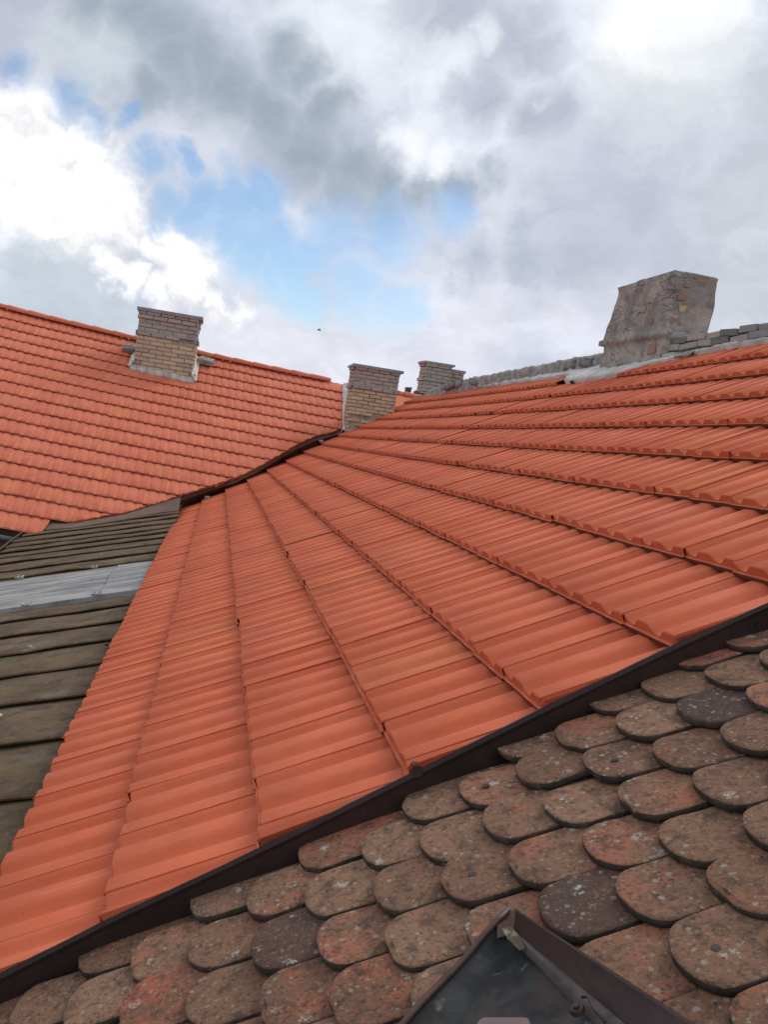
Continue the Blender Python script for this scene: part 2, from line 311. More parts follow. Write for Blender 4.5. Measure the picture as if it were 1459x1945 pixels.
def old_clay():
    m, nt, b = newmat('old_lichened_clay'); v = coords(nt); r = rnd(nt)
    r2 = math_(nt, 'FRACT', math_(nt, 'MULTIPLY', r, 11.3)); r3 = math_(nt, 'FRACT', math_(nt, 'MULTIPLY', r, 29.7))
    grey = mixc(nt, r3, (0.210, 0.108, 0.066), (0.300, 0.170, 0.104))
    red = mixc(nt, r3, (0.42, 0.135, 0.075), (0.37, 0.165, 0.10))
    thr = ramp(nt, r2, 0.0, 1.0, 0.62, 0.36, smooth=False)
    n1 = noise(nt, v, 7.0, 6, 0.62, 0.2)
    f = N(nt, 'ShaderNodeMapRange', interpolation_type='SMOOTHSTEP'); L(nt, n1, f.inputs[0]); L(nt, thr, f.inputs[1]); L(nt, math_(nt, 'ADD', thr, 0.16), f.inputs[2])
    col = mixc(nt, math_(nt, 'MULTIPLY', f.outputs[0], 0.8), grey, red)
    # a few blackened tiles
    col = mixc(nt, ramp(nt, r, 0.95, 0.965, 0, 0.72), col, (0.055, 0.046, 0.046))
    # dirty mottling
    col = mixc(nt, ramp(nt, noise(nt, v, 28.0, 6, 0.7), 0.46, 0.66, 0, 0.68), col, (0.065, 0.048, 0.038))
    col = mixc(nt, ramp(nt, noise(nt, v, 110.0, 4, 0.65), 0.52, 0.64, 0, 0.60), col, (0.05, 0.038, 0.03))
    col = mixc(nt, ramp(nt, noise(nt, v, 85.0, 5, 0.7), 0.55, 0.68, 0, 0.65), col, (0.40, 0.29, 0.21))
    # crustose lichen: small round pale rosettes, clustered
    vo = N(nt, 'ShaderNodeTexVoronoi', feature='F1'); vo.inputs['Scale'].default_value = 68.0; vo.inputs['Randomness'].default_value = 1.0
    wv = vmath(nt, 'ADD', v, vmath(nt, 'SCALE', noise(nt, v, 90, 3, 0.6, out='Color'), s=0.008)); L(nt, wv, vo.inputs['Vector'])
    sep = N(nt, 'ShaderNodeSeparateColor'); L(nt, vo.outputs['Color'], sep.inputs[0])
    rad = ramp(nt, sep.outputs[0], 0.35, 1.0, 0.0, 0.42, smooth=False)
    ring = math_(nt, 'MULTIPLY', math_(nt, 'LESS_THAN', vo.outputs['Distance'], rad), math_(nt, 'GREATER_THAN', sep.outputs[1], 0.30))
    clus = ramp(nt, noise(nt, v, 9.0, 3, 0.6), 0.36, 0.58)
    col = mixc(nt, math_(nt, 'MULTIPLY', math_(nt, 'MULTIPLY', ring, clus), 0.62), col, (0.40, 0.36, 0.285))
    # larger pale patches
    v2 = N(nt, 'ShaderNodeTexVoronoi', feature='F1'); v2.inputs['Scale'].default_value = 17.0
    wv2 = vmath(nt, 'ADD', v, vmath(nt, 'SCALE', noise(nt, v, 45, 5, 0.75, out='Color'), s=0.035)); L(nt, wv2, v2.inputs['Vector'])
    s2 = N(nt, 'ShaderNodeSeparateColor'); L(nt, v2.outputs['Color'], s2.inputs[0])
    big = math_(nt, 'MULTIPLY', ramp(nt, v2.outputs['Distance'], 0.30, 0.16), math_(nt, 'GREATER_THAN', s2.outputs[0], 0.72))
    brk = ramp(nt, noise(nt, v, 75.0, 4, 0.7), 0.47, 0.56)
    col = mixc(nt, math_(nt, 'MULTIPLY', math_(nt, 'MULTIPLY', big, brk), 0.8), col, (0.50, 0.48, 0.41))
    L(nt, col, b.inputs['Base Color']); b.inputs['Roughness'].default_value = 0.95; b.inputs['Specular IOR Level'].default_value = 0.2
    h = math_(nt, 'ADD', noise(nt, v, 22.0, 5, 0.6), math_(nt, 'MULTIPLY', noise(nt, v, 190.0, 5, 0.75), 0.55))
    bump(nt, b, h, 0.95, 0.008); return m
M_OLD = old_clay()
M_OLDE = simple('mossy_shaded_clay_edge', (0.030, 0.025, 0.018), (0.075, 0.056, 0.040), 30, 0.97, 0.6, 120,  # mossy tones, darkened to paint in the shadow under the tile edges
                extra=[(12, 0.55, 0.7, 0.6, (0.20, 0.09, 0.055)), (60, 0.62, 0.72, 0.5, (0.25, 0.23, 0.18))])
M_NAIL = simple('rusty_nail', (0.03, 0.024, 0.02), (0.06, 0.045, 0.035), 40, 0.8)
M_HATCH = simple('dark_blue_grey_sheet', (0.012, 0.014, 0.015), (0.042, 0.045, 0.044), 14, 0.85, 0.35, 60, 0.0,
                 extra=[(10, 0.60, 0.72, 0.55, (0.13, 0.15, 0.16)), (60, 0.63, 0.7, 0.8, (0.007, 0.006, 0.006)), (26, 0.60, 0.70, 0.6, (0.17, 0.17, 0.16)), (5, 0.55, 0.68, 0.7, (0.075, 0.05, 0.038)), (3, 0.56, 0.7, 0.5, (0.03, 0.035, 0.05))])
M_RUST = simple('rusty_brown_sheet', (0.050, 0.026, 0.020), (0.095, 0.050, 0.036), 9, 0.5, 0.3, 70, 0.2,
                extra=[(14, 0.58, 0.7, 0.6, (0.022, 0.015, 0.014)), (40, 0.66, 0.74, 0.6, (0.17, 0.085, 0.05))])
M_FLANGE = simple('maroon_brown_flange', (0.040, 0.022, 0.021), (0.070, 0.038, 0.032), 6, 0.45, 0.2, 60, 0.1,
                  extra=[(10, 0.58, 0.72, 0.55, (0.020, 0.013, 0.013)), (35, 0.68, 0.75, 0.4, (0.12, 0.075, 0.055))])
M_FOLD = simple('scuffed_fold', (0.06, 0.048, 0.042), (0.13, 0.105, 0.09), 12, 0.6, 0.3, 80, 0.1,
                extra=[(30, 0.58, 0.68, 0.7, (0.04, 0.035, 0.033)), (16, 0.62, 0.72, 0.5, (0.2, 0.1, 0.065))])
M_PALE = simple('pale_worn_solder', (0.10, 0.075, 0.045), (0.30, 0.27, 0.19), 38, 0.7, 0.3, 90, lo=.42, hi=.56)
M_PINK = simple('dusty_mauve_plate', (0.15, 0.095, 0.088), (0.20, 0.13, 0.12), 12, 0.5, 0.15, 80)
M_GUTTER = simple('grey_zinc_gutter', (0.20, 0.205, 0.205), (0.33, 0.34, 0.34), 6, 0.45, 0.1, 40, 0.5)
M_WALL = simple('plastered_wall', (0.36, 0.32, 0.27), (0.46, 0.42, 0.36), 1.5, 0.95, 0.3, 30)
M_WALLD = simple('shaded_brown_render', (0.075, 0.045, 0.04), (0.11, 0.07, 0.06), 2, 0.95, 0.3, 30)  # plaster coloured dark so the shade below the eave is painted in
M_GRASS = simple('ground_earth', (0.06, 0.07, 0.03), (0.11, 0.10, 0.06), 0.2, 1.0, 0.3, 3)
M_BIRD = simple('dark_feathers', (0.03, 0.03, 0.03), (0.05, 0.045, 0.04), 20)
M_DARKM = simple('dark_iron', (0.03, 0.03, 0.03), (0.05, 0.05, 0.05), 20, 0.5, 0.1, 60, 0.3)

def w2(x, y, z): return wp([x, y, z])
# ------------------------------------------------------------------ surveyed surfaces (units of D)
AL = 5.13033570e-01; T0 = -0.6582; GA = 0.38309; TW = 0.300
GAM = 0.2564; BE = 4.82705922e-01; LS = 1.2
W_ = [-0.219819975, -0.0256079212, -0.0696865946, 0.0995131049, -0.029057285, 0.0906911052]
ca, sa = math.cos(AL), math.sin(AL)
def woff(v, Y):
    s = (Y - 2) / 12
    return W_[0]*s + W_[1]*s*s + W_[2]*(v/3)*s + W_[3]*(v/3)**2 + W_[4]*(v/3)**2*s + W_[5]*(v/3)*s*s
def Smain(v, Y, h=0.0):       # point on the orange roof, v up the slope, Y along the eave, h metres proud
    o = woff(v, Y) - 0.027 + h / D
    return wp([sa + v * ca - sa * o, Y, -ca + v * sa + ca * o])
def Sold(v, Y, h=0.0):        # the old plain-tile roof lies a little lower
    o = -0.014 + h / D
    return wp([sa + v * ca - sa * o, Y, -ca + v * sa + ca * o])
XE = -0.389; ZE = -1.367; TG = math.tan(GAM)
def Sbrd(X, Y, h=0.0):
    t = min(max((Y - 9) / 4.4, 0), 1)
    return wp([X, Y, ZE - 0.11 + TG * (X - XE) + woff(-1.0, Y) * ca + .17 * t * t * (3 - 2 * t)]) + np.array([0, 0, h])
Q0 = np.array([0, 15.5836558 * LS, 0.897540504 * LS]); cb, sb = math.cos(BE), math.sin(BE)
def Sleft(X, d, h=0.0):       # left wing: X along its ridge, d down its slope
    xx = X / LS / 3
    sag = (-0.160920407 * xx + 0.0444335653 * xx * xx) * LS
    p = Q0 + np.array([X, -cb * d, -sb * d + sag]) + np.array([0, -sb, cb]) * (h / D)
    return wp(p)
def fr(S, a, b, sgn=1):
    o = S(a, b); eu = S(a + .02, b) - S(a - .02, b); ey = S(a, b + .02) - S(a, b - .02)
    eu /= np.linalg.norm(eu); n = np.cross(eu, ey) * sgn; n /= np.linalg.norm(n); ey = np.cross(n, eu) * sgn
    return o, eu, ey, n
EDGE = [(-1.067, 14.325), (-0.937, 14.773), (-0.673, 15.0), (-0.321, 15.12), (0.076, 15.404), (0.487, 16.145), (0.876, 16.65), (1.221, 16.80), (1.602, 16.95), (1.971, 16.95), (2.329, 16.95), (2.757, 17.03), (3.27, 17.35), (3.65, 17.45), (4.2, 17.3)]
LEDGE = [(-2.04, 6.95), (-1.99, 6.62), (-1.66, 6.44), (-1.06, 6.02), (-0.6, 5.59), (-0.29, 5.26), (0.13, 4.86), (0.52, 4.46), (0.83, 4.06), (1.07, 3.7), (1.32, 3.32), (1.56, 2.95), (1.9, 2.53), (2.3, 2.18), (2.5, 1.94), (2.75, 1.7)]
def xmax(d): return 2.45 + .065 * (2 - d)
FLASH = [(-1.3, 1.985), (-0.901, 2.005), (-0.646, 2.043), (-0.287, 2.064), (0.1, 2.095), (0.492, 2.125), (0.879, 2.135), (1.167, 2.12), (4.2, 2.10)]
FLASH = [(a_, b_ * .974) for a_, b_ in FLASH]
def emax(v): return float(np.interp(v, [e[0] for e in EDGE], [e[1] for e in EDGE]))
def ymin(v): return float(np.interp(v, [e[0] for e in FLASH], [e[1] for e in FLASH]))
def lmaxd(X): return float(np.interp(X, [e[0] for e in LEDGE], [e[1] for e in LEDGE]))
VTOP = 3.89
CHIM = dict(y0=7.44, y1=8.70)   # great chimney on the ridge

# ------------------------------------------------------------------ interlocking tile
AMP = 0.0250
def prof(q):                  # q 0 near edge -> 1 far edge; crest, pan, crest, pan
    def pan(c):
        d = (abs(q - c) - .01) / .150
        return 0.5 + 0.5 * math.cos(math.pi * min(max(d, 0.0), 1.0))
    p = pan(0.36) + pan(0.86)
    return AMP * (1 - min(p, 1.0)) - (.0030 * (1 - q / .08) if q < .08 else 0.0)
QS = [0, .04, .08, .14, .20, .235, .27, .305, .345, .375, .415, .45, .485, .52, .60, .70, .735, .77, .805, .845, .875, .915, .95, .985, 1.02]
def tile_arrays(length, width, nose=0.044, amp=1.0):
    # x up slope, y across, z normal. returns verts, faces, material index, smooth
    V = []; Fc = []; MI = []; SM = []
    nq = len(QS); Lx = length + 0.045
    def row(fn):
        b = len(V)
        for q in QS: V.append(fn(q))
        return b
    def z(x, q, e=0.0):
        lift = 0.0032 if q < 0.01 else (0.0022 if q < 0.07 else (-0.0035 if q > 1.0 else 0))
        return nose * (1 - x / Lx) + prof(q) * amp + lift - e
    y = lambda q: (q - 0.5) * width
    rows = [(lambda q: (-0.004, y(q), nose - 0.019), 1), (lambda q: (-0.006, y(q), nose - 0.0045), 1),
            (lambda q: (0.003, y(q), nose - 0.003), 0), (lambda q: (0.001 + 0.004 * prof(q) / AMP, y(q), max(z(0, q, 0.005), nose - 0.002)), 0),
            (lambda q: (0.010, y(q), z(0.010, q, 0.0005)), 0), (lambda q: (Lx * .5, y(q), z(Lx * .5, q)), 0), (lambda q: (Lx, y(q), z(Lx, q)), 0)]
    idx = [row(r[0]) for r in rows]
    for i in range(len(rows) - 1):
        for j in range(nq - 1):
            a, b_ = idx[i] + j, idx[i + 1] + j
            Fc.append((a, b_, b_ + 1, a + 1)[::-1] if False else (a, a + 1, b_ + 1, b_)); MI.append(1 if i == 0 else 0); SM.append(i >= 3)
    # near side skirt
    b = len(V)
    for x in (0.002, Lx * .5, Lx): V.append((x, y(0), z(x, 0))); V.append((x, y(0) , nose * (1 - x / Lx) + AMP * amp - 0.005))
    for i in range(2): Fc.append((b + 2*i, b + 2*i + 2, b + 2*i + 3, b + 2*i + 1)); MI.append(0); SM.append(False)
    return np.array(V), Fc, MI, SM
def add_joined(buf, V, Fc, MI, SM, T, r):
    b = buf['n']; P = V @ T[:3, :3].T + T[:3, 3]
    buf['v'].append(P); buf['f'] += [tuple(i + b for i in f) for f in Fc]; buf['m'] += MI; buf['s'] += SM
    buf['r'] += [r] * len(V); buf['n'] += len(V)
def newbuf(): return dict(v=[], f=[], m=[], s=[], r=[], n=0)
def build_joined(name, buf, mats, parent):
    if not buf['n']: return None
    me = mesh(name, np.concatenate(buf['v']), buf['f'], mats, buf['m'], buf['s'])
    at = me.attributes.new('rnd', 'FLOAT', 'POINT'); at.data.foreach_set('value', buf['r'])
    o = obj(name, me, parent); o['kind'] = 'stuff'; return o
def npm(o, ex, ey, ez):
    T = np.eye(4); T[:3, 0] = ex; T[:3, 1] = ey; T[:3, 2] = ez; T[:3, 3] = o; return T

def lay_tiles(parent, cells, V, Fc, MI, SM, mats, share_name, clipfn, keep=300):
    """cells: list of (T, size score, crosses an edge?)"""
    shared = mesh(share_name, V, Fc, mats, MI, SM)
    cells.sort(key=lambda c: -c[1]); buf = newbuf()
    for i, (T, sc, cut) in enumerate(cells):
        VV = V
        if cut:
            P = V @ T[:3, :3].T + T[:3, 3]; P = clipfn(P); 
            if P is None: continue
            Ti = np.linalg.inv(T); VV = P @ Ti[:3, :3].T + Ti[:3, 3]
        if i < keep:
            me = shared if not cut else mesh(share_name + '_cut', VV, Fc, mats, MI, SM)
            obj('tile', me, parent, Matrix(T.tolist()))
        else: add_joined(buf, VV, Fc, MI, SM, T, random.random())
    return build_joined('tile_field', buf, mats, parent)

# ------------------------------------------------------------------ ground and the houses under the roofs
g = MB(); g.grid([[(-1500, -1500, 0), (1500, -1500, 0)], [(-1500, 1500, 0), (1500, 1500, 0)]])
o = obj('ground', g.mesh('ground', M_GRASS)); tag(o, kind='structure')

# ------------------------------------------------------------------ main orange roof
main = empty('tiled_roof', tuple(Smain(-1.0, 2.2)), label='large new orange clay tile roof fanning away from the dark brown verge strip', cat='roof')
V, Fc, MI, SM = tile_arrays(GA * D, TW * D)
def pix(P):
    q = np.asarray(P) - np.array([0, 0, CZ]); zz = q @ Fw
    return 729.5 + F_PX * (q @ R_) / zz, 972.5 - F_PX * (q @ U_) / zz, zz
def score(P):
    x, y, zz = pix(P)
    s = 1.0 / zz
    if not (-60 < x < 1520 and -60 < y < 2010) or zz < 0: s *= 0.2
    return s
def unS(P):
    p = (P - np.array([0, 0, CZ])) / D
    return p[:, 0] * ca + p[:, 2] * sa, p[:, 1]
def clip_main(P):
    v, Y = unS(P); out = P.copy()
    for i in range(len(P)):
        hi = emax(v[i]); lo = ymin(v[i])
        yy = min(max(Y[i], lo), hi)
        if yy != Y[i]:
            dz = (Smain(v[i], yy) - Smain(v[i], Y[i])); out[i] = P[i] + dz
        if v[i] > VTOP + 0.02: out[i] = out[i] - np.array([ca, 0, sa]) * (v[i] - VTOP - 0.02) * D
    return out
cells = []
PH = 2.985
for k in range(-1, 12):
    v0 = T0 + GA * k
    if k == -1: v0 = -1.015
    jit_row = rng.uniform(-.004, .004)
    for j in range(-4, 52):
        Yc = PH + TW * (j + .5)
        lo, hi = ymin(v0 + .2), emax(v0 + .05)
        if Yc + TW / 2 < min(ymin(v0), ymin(v0 + .38)) + .01 or Yc - TW / 2 > max(hi, emax(v0 + .38)) - .02: continue
        if k == 11 and not (Yc < 7.72 or Yc > 9.15): continue
        if k == 10 and CHIM['y0'] - .02 < Yc < CHIM['y1'] + .02 and False: continue
        o_, eu, ey, n = fr(Smain, v0, Yc)
        tilt = rng.normal(0, .0035); eu2 = eu + n * tilt; eu2 /= np.linalg.norm(eu2)
        ey2 = ey + n * rng.normal(0, .004); ey2 -= eu2 * (ey2 @ eu2); ey2 /= np.linalg.norm(ey2); n2 = np.cross(eu2, ey2)
        T = npm(o_ + eu * (rng.normal(0, .0025) + jit_row) + n * rng.normal(0, .0008), eu2, ey2, n2)
        cut = (Yc - TW / 2 < max(ymin(v0), ymin(v0 + .4)) or Yc + TW / 2 > min(emax(v0), emax(v0 + .4), emax(v0+.2)) or k == 11)
        cells.append((T, score(o_), cut))
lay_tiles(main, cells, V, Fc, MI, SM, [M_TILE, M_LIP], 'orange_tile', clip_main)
# underlay deck following the roof, and the far slope behind the ridge
m = MB(); P = []
for v in np.linspace(-0.98, VTOP + .02, 14):
    P.append([Smain(v, Y, -0.012) for Y in np.linspace(ymin(v) + .005, emax(v) - .03, 20)])
m.grid([list(r) for r in zip(*P)]); obj('roof_deck', m.mesh('roof_deck', M_DECK), main)
m = MB(); P = []
top = lambda Y: Smain(4.02, Y, 0.0)
for Y in np.linspace(2.1, 17.2, 16):
    a_ = top(Y); P.append([a_, a_ + np.array([4.3, 0, -2.4])])
m.grid(P); obj('rear_slope', m.mesh('rear_slope', M_TILEL), main)
# brown metal verge: folded cap strip on top of the tile ends + upright face
for si, (va, vb) in enumerate(((-1.25, -.02), (-.06, 1.02), (.98, 2.5), (2.46, 4.0))):
    m = MB(); rows = []; lp = .0012 * (si % 2)
    for v in np.linspace(va, vb, 26):
        y = ymin(v); wv = .0022 * mnoise.noise(Vector((v * 3.1, si * 3.0, 0))); dv_ = .0015 * mnoise.noise(Vector((v * 9, si, 5)))
        rows.append([Smain(v, y + .004, 0.020), Smain(v, y + .004, 0.049 + lp + dv_), Smain(v, y - .005 - lp + wv, 0.052 + lp + dv_), Smain(v, y - .008 - lp + wv, 0.042), Smain(v, y - .005 - lp + wv, 0.032), Smain(v, y - .004 - lp + wv * 1.8, -.01), Smain(v, y - .005 - lp, -0.10)])
    m.grid(rows)
    for v in np.arange(va + .12, vb, .42):
        o_, eu, ey, n = fr(Smain, v, ymin(v) - .006); c_ = o_ + n * .012
        m.tube([c_, c_ - ey * .005], [.0045, .004], 8)
    obj('verge_flashing', m.mesh('verge_flashing', M_FASCIA, False), main)
m = MB(); rows = []
for v in np.linspace(-1.25, 4.0, 24):
    y = ymin(v); rows.append([Smain(v, y - .003, -0.060), Smain(v, y - .10, -0.062)])
m.grid(rows); obj('verge_soaker', m.mesh('verge_soaker', M_FASCIA), main)
# little round end of the tile batten poking out of the verge
m = MB(); o_, eu, ey, n = fr(Smain, 0.135, ymin(.135))
m.tube([o_ + n * .050 - ey * .009, o_ + n * .046 + ey * .03], .014, 10); obj('batten_end', m.mesh('batten_end', M_FASCIA), main)
# eave fascia board
m = MB(); rows = []
for Y in np.linspace(2.0, 14.3, 20): rows.append([Smain(-1.0, Y, .010), Smain(-0.995, Y, -.03) , Smain(-0.99, Y, -.10)])
m.grid(rows); obj('eave_board', m.mesh('eave_board', M_DECK), main)
# walls below
m = MB(); x0 = Sbrd(-2.1, 3)[0]
m.box((3.6, 8.8, 2.6), (6.4, 13.4, 5.2)); obj('wall', m.mesh('wall', M_WALL), main)
# dark missing nibs along the upper rows
for (v_, y_) in ((T0 + GA * 10 + .004, 8.55), (T0 + GA * 9 + .004, 9.4), (T0 + GA * 9 + .004, 10.0), (T0 + GA * 11 + .004, 8.85)):
    o_, eu, ey, n = fr(Smain, v_, y_)
    m = MB(); rr = np.array([eu, ey, n]).T
    m.box(o_ + n * .035 - eu * .006, (.012, .05, .05), rr, jit=.006); obj('tile_chip', m.mesh('tile_chip', M_DECK), main)

# ------------------------------------------------------------------ ridge parapet: mortar fillet, stones, brick course
par = empty('ridge_wall', tuple(Smain(3.95, 6)), label='low rough stone and mortar wall running along the ridge of the large orange roof', cat='wall')
def rough_strip(fa, fb, ys, na, jit, thick=None):
    rows = []
    for Y in ys:
        a_, b_ = fa(Y), fb(Y); r = []
        for t in np.linspace(0, 1, na):
            p = a_ + (b_ - a_) * t; j = jit * (mnoise.noise(Vector(p) * 9.0)) + jit * .6 * mnoise.noise(Vector(p) * 31.0)
            r.append(p + np.array([-.5, -.4, .8]) * j)
        rows.append(r)
    return rows
def fillet(y0, y1, v_lo, v_hi, seed=0):
    ys = np.linspace(y0, y1, int((y1 - y0) * 16))
    lo = lambda Y: Smain(v_lo(Y) + .025 * mnoise.noise(Vector((Y * 5.0, seed, 0))), Y, 0.048)
    hi = lambda Y: Smain(v_hi(Y), Y, 0.12)
    rows = rough_strip(lo, hi, ys, 6, .035)
    for r, Y in zip(rows, ys): r.insert(0, Smain(v_lo(Y) + .01, Y, -0.01))
    m = MB(); m.grid([list(q) for q in zip(*rows)]); return m.mesh('mortar_fillet', M_MORTAR, True)
VW = 3.99
def ztop(Y): return float(np.interp(Y, [2, 6, 9, 11.4, 14.2, 17], [1.27, 1.262, 1.24, 1.20, 1.155, 1.02]))
def fillet(y0, y1, v_lo, wallgap, seed=0):
    ys = np.linspace(y0, y1, int((y1 - y0) * 22)); rows = []
    for Y in ys:
        a_ = Smain(v_lo(Y) + .022 * mnoise.noise(Vector((Y * 5.0, seed, 0))) + .022 * mnoise.noise(Vector((Y * 17, seed, 3))), Y, 0.072)
        b_ = w2(3.93 , Y, ztop(Y) - wallgap + .012 * mnoise.noise(Vector((Y * 4, seed, 7))))
        r = [Smain(v_lo(Y) + .015, Y, -0.01)]
        for t in np.linspace(0, 1, 6):
            p = a_ + (b_ - a_) * t; r.append(p + np.array([-.4, -.3, .8]) * .018 * (mnoise.noise(Vector(p) * 7) + .7 * mnoise.noise(Vector(p) * 23)))
        rows.append(r)
    m = MB(); m.grid([list(q) for q in zip(*rows)]); return m.mesh('mortar_fillet', M_MORTAR, True)
obj('mortar_fillet', fillet(2.1, CHIM['y0'] + .05, lambda Y: 3.86, .105, 1), par)
obj('mortar_fillet', fillet(CHIM['y1'] - .02, 17.3, lambda Y: float(np.interp(Y, [8.3, 9.2, 9.4, 11.4, 14, 15.5, 17.3], [3.62, 3.62, 3.78, 3.86, 3.90, 3.88, 3.76])), .13, 2), par)
# mortar collar round the chimney foot, lapping over the tiles
m = MB(); rows = []
for Y in np.linspace(6.9, 9.25, 80):
    lo = float(np.interp(Y, [6.9, 7.5, 7.85, 9.0, 9.25], [3.84, 3.74, 3.57, 3.57, 3.62])); e = .030 * mnoise.noise(Vector((Y * 6, 4, 0))) + .022 * mnoise.noise(Vector((Y * 21, 4, 2)))
    r = [Smain(lo + e + .01, Y, -.01), Smain(lo + e, Y, .060), Smain(lo + e + .05, Y, .078)]
    r += [w2(3.77, Y, Smain(3.74, Y)[2] / D - CZ / D + .085 + e), w2(3.86, Y, Smain(3.74, Y)[2] / D - CZ / D + .12 + e)]
    rows.append(r)
m.grid([list(q) for q in zip(*rows)]); obj('mortar_fillet', m.mesh('mortar_fillet', M_MORTAR, True), par)
def coping(y0, y1, seed, hgt, amp):
    ys = np.linspace(y0, y1, int((y1 - y0) * 18)); rows = []
    for Y in ys:
        zt = ztop(Y) + .022 * mnoise.noise(Vector((Y * 2.3, seed, 1))) * amp; r = []
        for (x, z) in ((3.91, zt - hgt), (3.90, zt - hgt * .66), (3.895, zt - hgt * .33), (3.90, zt - .035), (3.93, zt - .006), (4.0, zt), (4.08, zt - .004), (4.15, zt - .03), (4.16, zt - .3)):
            p = w2(x, Y, z); p = p + np.array([-1, 0, .5]) * .022 * amp * (mnoise.noise(Vector(p) * 6 + Vector((seed, 0, 0))) + .7 * mnoise.noise(Vector(p) * 15) + .5 * mnoise.noise(Vector(p) * 33)); r.append(p)
        rows.append(r)
    m = MB(); m.grid([list(q) for q in zip(*rows)]); return m.mesh('wall_core', M_STONE, True)
obj('wall_core', coping(2.1, CHIM['y0'] + .03, 1, .16, .9), par)
obj('wall_core', coping(CHIM['y1'] - .03, 16.6, 2, .24, .95), par)
# stones of the wall, each its own block
stone_meshes = []
for s in range(6):
    bm = bmesh.new(); bmesh.ops.create_cube(bm, size=1.0); bmesh.ops.subdivide_edges(bm, edges=bm.edges[:], cuts=2, use_grid_fill=True)
    for vv in bm.verts:
        c0 = vv.co.copy(); vv.co *= 1.0 - 0.16 * max(0, (c0.length - .6)); vv.co += Vector((mnoise.noise(c0 * 2.1 + Vector((s * 7, 0, 0))), mnoise.noise(c0 * 2.3 + Vector((0, s * 5, 3))), mnoise.noise(c0 * 2 + Vector((1, 2, s * 3))))) * .13
    me = bpy.data.meshes.new('stone'); bm.to_mesh(me); bm.free(); me.materials.append(M_STONE)
    for p in me.polygons: p.use_smooth = True
    stone_meshes.append(me)
brick_me = {}
def brick_mesh(mat, key):
    if key in brick_me: return brick_me[key]
    lst = []
    for s in range(5):
        bm = bmesh.new(); bmesh.ops.create_cube(bm, size=1.0)
        for vv in bm.verts: vv.co += Vector(rng.uniform(-.035, .035, 3))
        bmesh.ops.bevel(bm, geom=bm.edges[:], offset=.045, segments=1, affect='EDGES')
        me = bpy.data.meshes.new('brick'); bm.to_mesh(me); bm.free(); me.materials.append(mat); lst.append(me)
    brick_me[key] = lst; return lst
def place(name, me, parent, c, size, rot=None):
    T = np.eye(4); Rr = np.eye(3) if rot is None else np.asarray(rot); T[:3, :3] = Rr * np.asarray(size)[None, :]; T[:3, 3] = c
    return obj(name, me, parent, Matrix(T.tolist()))
nst = 0
Y = 2.15
while Y < CHIM['y0'] - .03:                      # two courses of flat bricks right of the great chimney
    ln = rng.uniform(.20, .30)
    for c_ in range(2):
        zt = ztop(Y + ln / 2) - .033 - .062 * c_ + rng.uniform(-.006, .006)
        place('brick', brick_mesh(M_STONE if rng.rand() > .35 else M_BRICKG, 'stonebrick%d' % (rng.rand() > .35))[nst % 5], par, w2(3.945 + rng.uniform(-.012, .012), Y + ln / 2 + c_ * .1, zt), (.15, ln * D * .95, .052), Matrix.Rotation(rng.normal(0, .03), 3, 'X'))
    Y += ln; nst += 1
Y = CHIM['y1'] + .05
while Y < 15.8:                                  # odd stones standing proud of the rough wall beyond it
    ln = rng.uniform(.22, .5)
    if rng.rand() < .4:
        place('stone', stone_meshes[nst % 6], par, w2(3.96 + rng.uniform(-.02, .03), Y + ln / 2, ztop(Y + ln / 2) - .05 + rng.uniform(-.045, -.015)), (.20, ln * D * rng.uniform(.7, 1.0), rng.uniform(.08, .12)), Matrix.Rotation(rng.normal(0, .1), 3, 'X'))
    Y += ln; nst += 1

# ------------------------------------------------------------------ great plastered chimney
big = empty('plastered_chimney', tuple(w2(4.0, 8.0, .8)), label='broad stone and brick chimney in rough grey plaster standing on the ridge at right', cat='chimney')
def chimney_shell(levels, n=10, amp=.03, seed=0):
    """levels: list of (z, x0, x1, y0, y1) in survey units"""
    m = MB(); rows = []
    for (z, x0, x1, y0, y1) in levels:
        ring = []
        cs = [(x0, y0), (x1, y0), (x1, y1), (x0, y1)]
        for i in range(4):
            a_, b_ = cs[i], cs[(i + 1) % 4]
            for t in np.arange(n) / n:
                t = min(max(t, .0), 1.0); p = w2(a_[0] + (b_[0] - a_[0]) * t, a_[1] + (b_[1] - a_[1]) * t, z); ring.append(p)
        ring.append(ring[0]); rows.append(ring)
    cx = np.mean([l[1] + l[2] for l in levels]) / 2 * D; cy = np.mean([l[3] + l[4] for l in levels]) / 2 * D
    out = []
    for r in rows:
        q = []
        for p in r:
            d = p - np.array([cx, cy, p[2]]); d /= np.linalg.norm(d)
            a_ = amp * (mnoise.noise(Vector(p) * 3.1 + Vector((seed, 0, 0))) + .55 * mnoise.noise(Vector(p) * 8.5) + .3 * mnoise.noise(Vector(p) * 21))
            q.append(p + d * a_)
        out.append(q)
    m.grid(out); b = len(m.v); topc = np.mean(np.array(out[-1][:-1]), axis=0)
    m.v.append(tuple(topc)); base = (len(out) - 1) * len(out[0])
    for j in range(len(out[0]) - 1): m.f.append((base + j, base + j + 1, b)); m.mi.append(0)
    return m
def lv(z, x0, x1, y0, y1, e=0.0): return (z, x0 - e, x1 + e, y0 - e, y1 + e)
big_levels = []
for z in np.linspace(0.55, 1.25, 18): big_levels.append((z, 3.80, 4.235, 7.45, 8.68))
for z in (1.262, 1.285, 1.31): big_levels.append((z, 3.775, 4.24, 7.44, 8.76))
for i, z in enumerate(np.linspace(1.325, 1.80, 14)): big_levels.append((z, 3.80, 4.235 - .008 * i / 13, 7.455, 8.70 - .13 * i / 13))
big_levels.append((1.835, 3.795, 4.235, 7.45, 8.575)); big_levels.append((1.85, 3.82, 4.21, 7.475, 8.55))
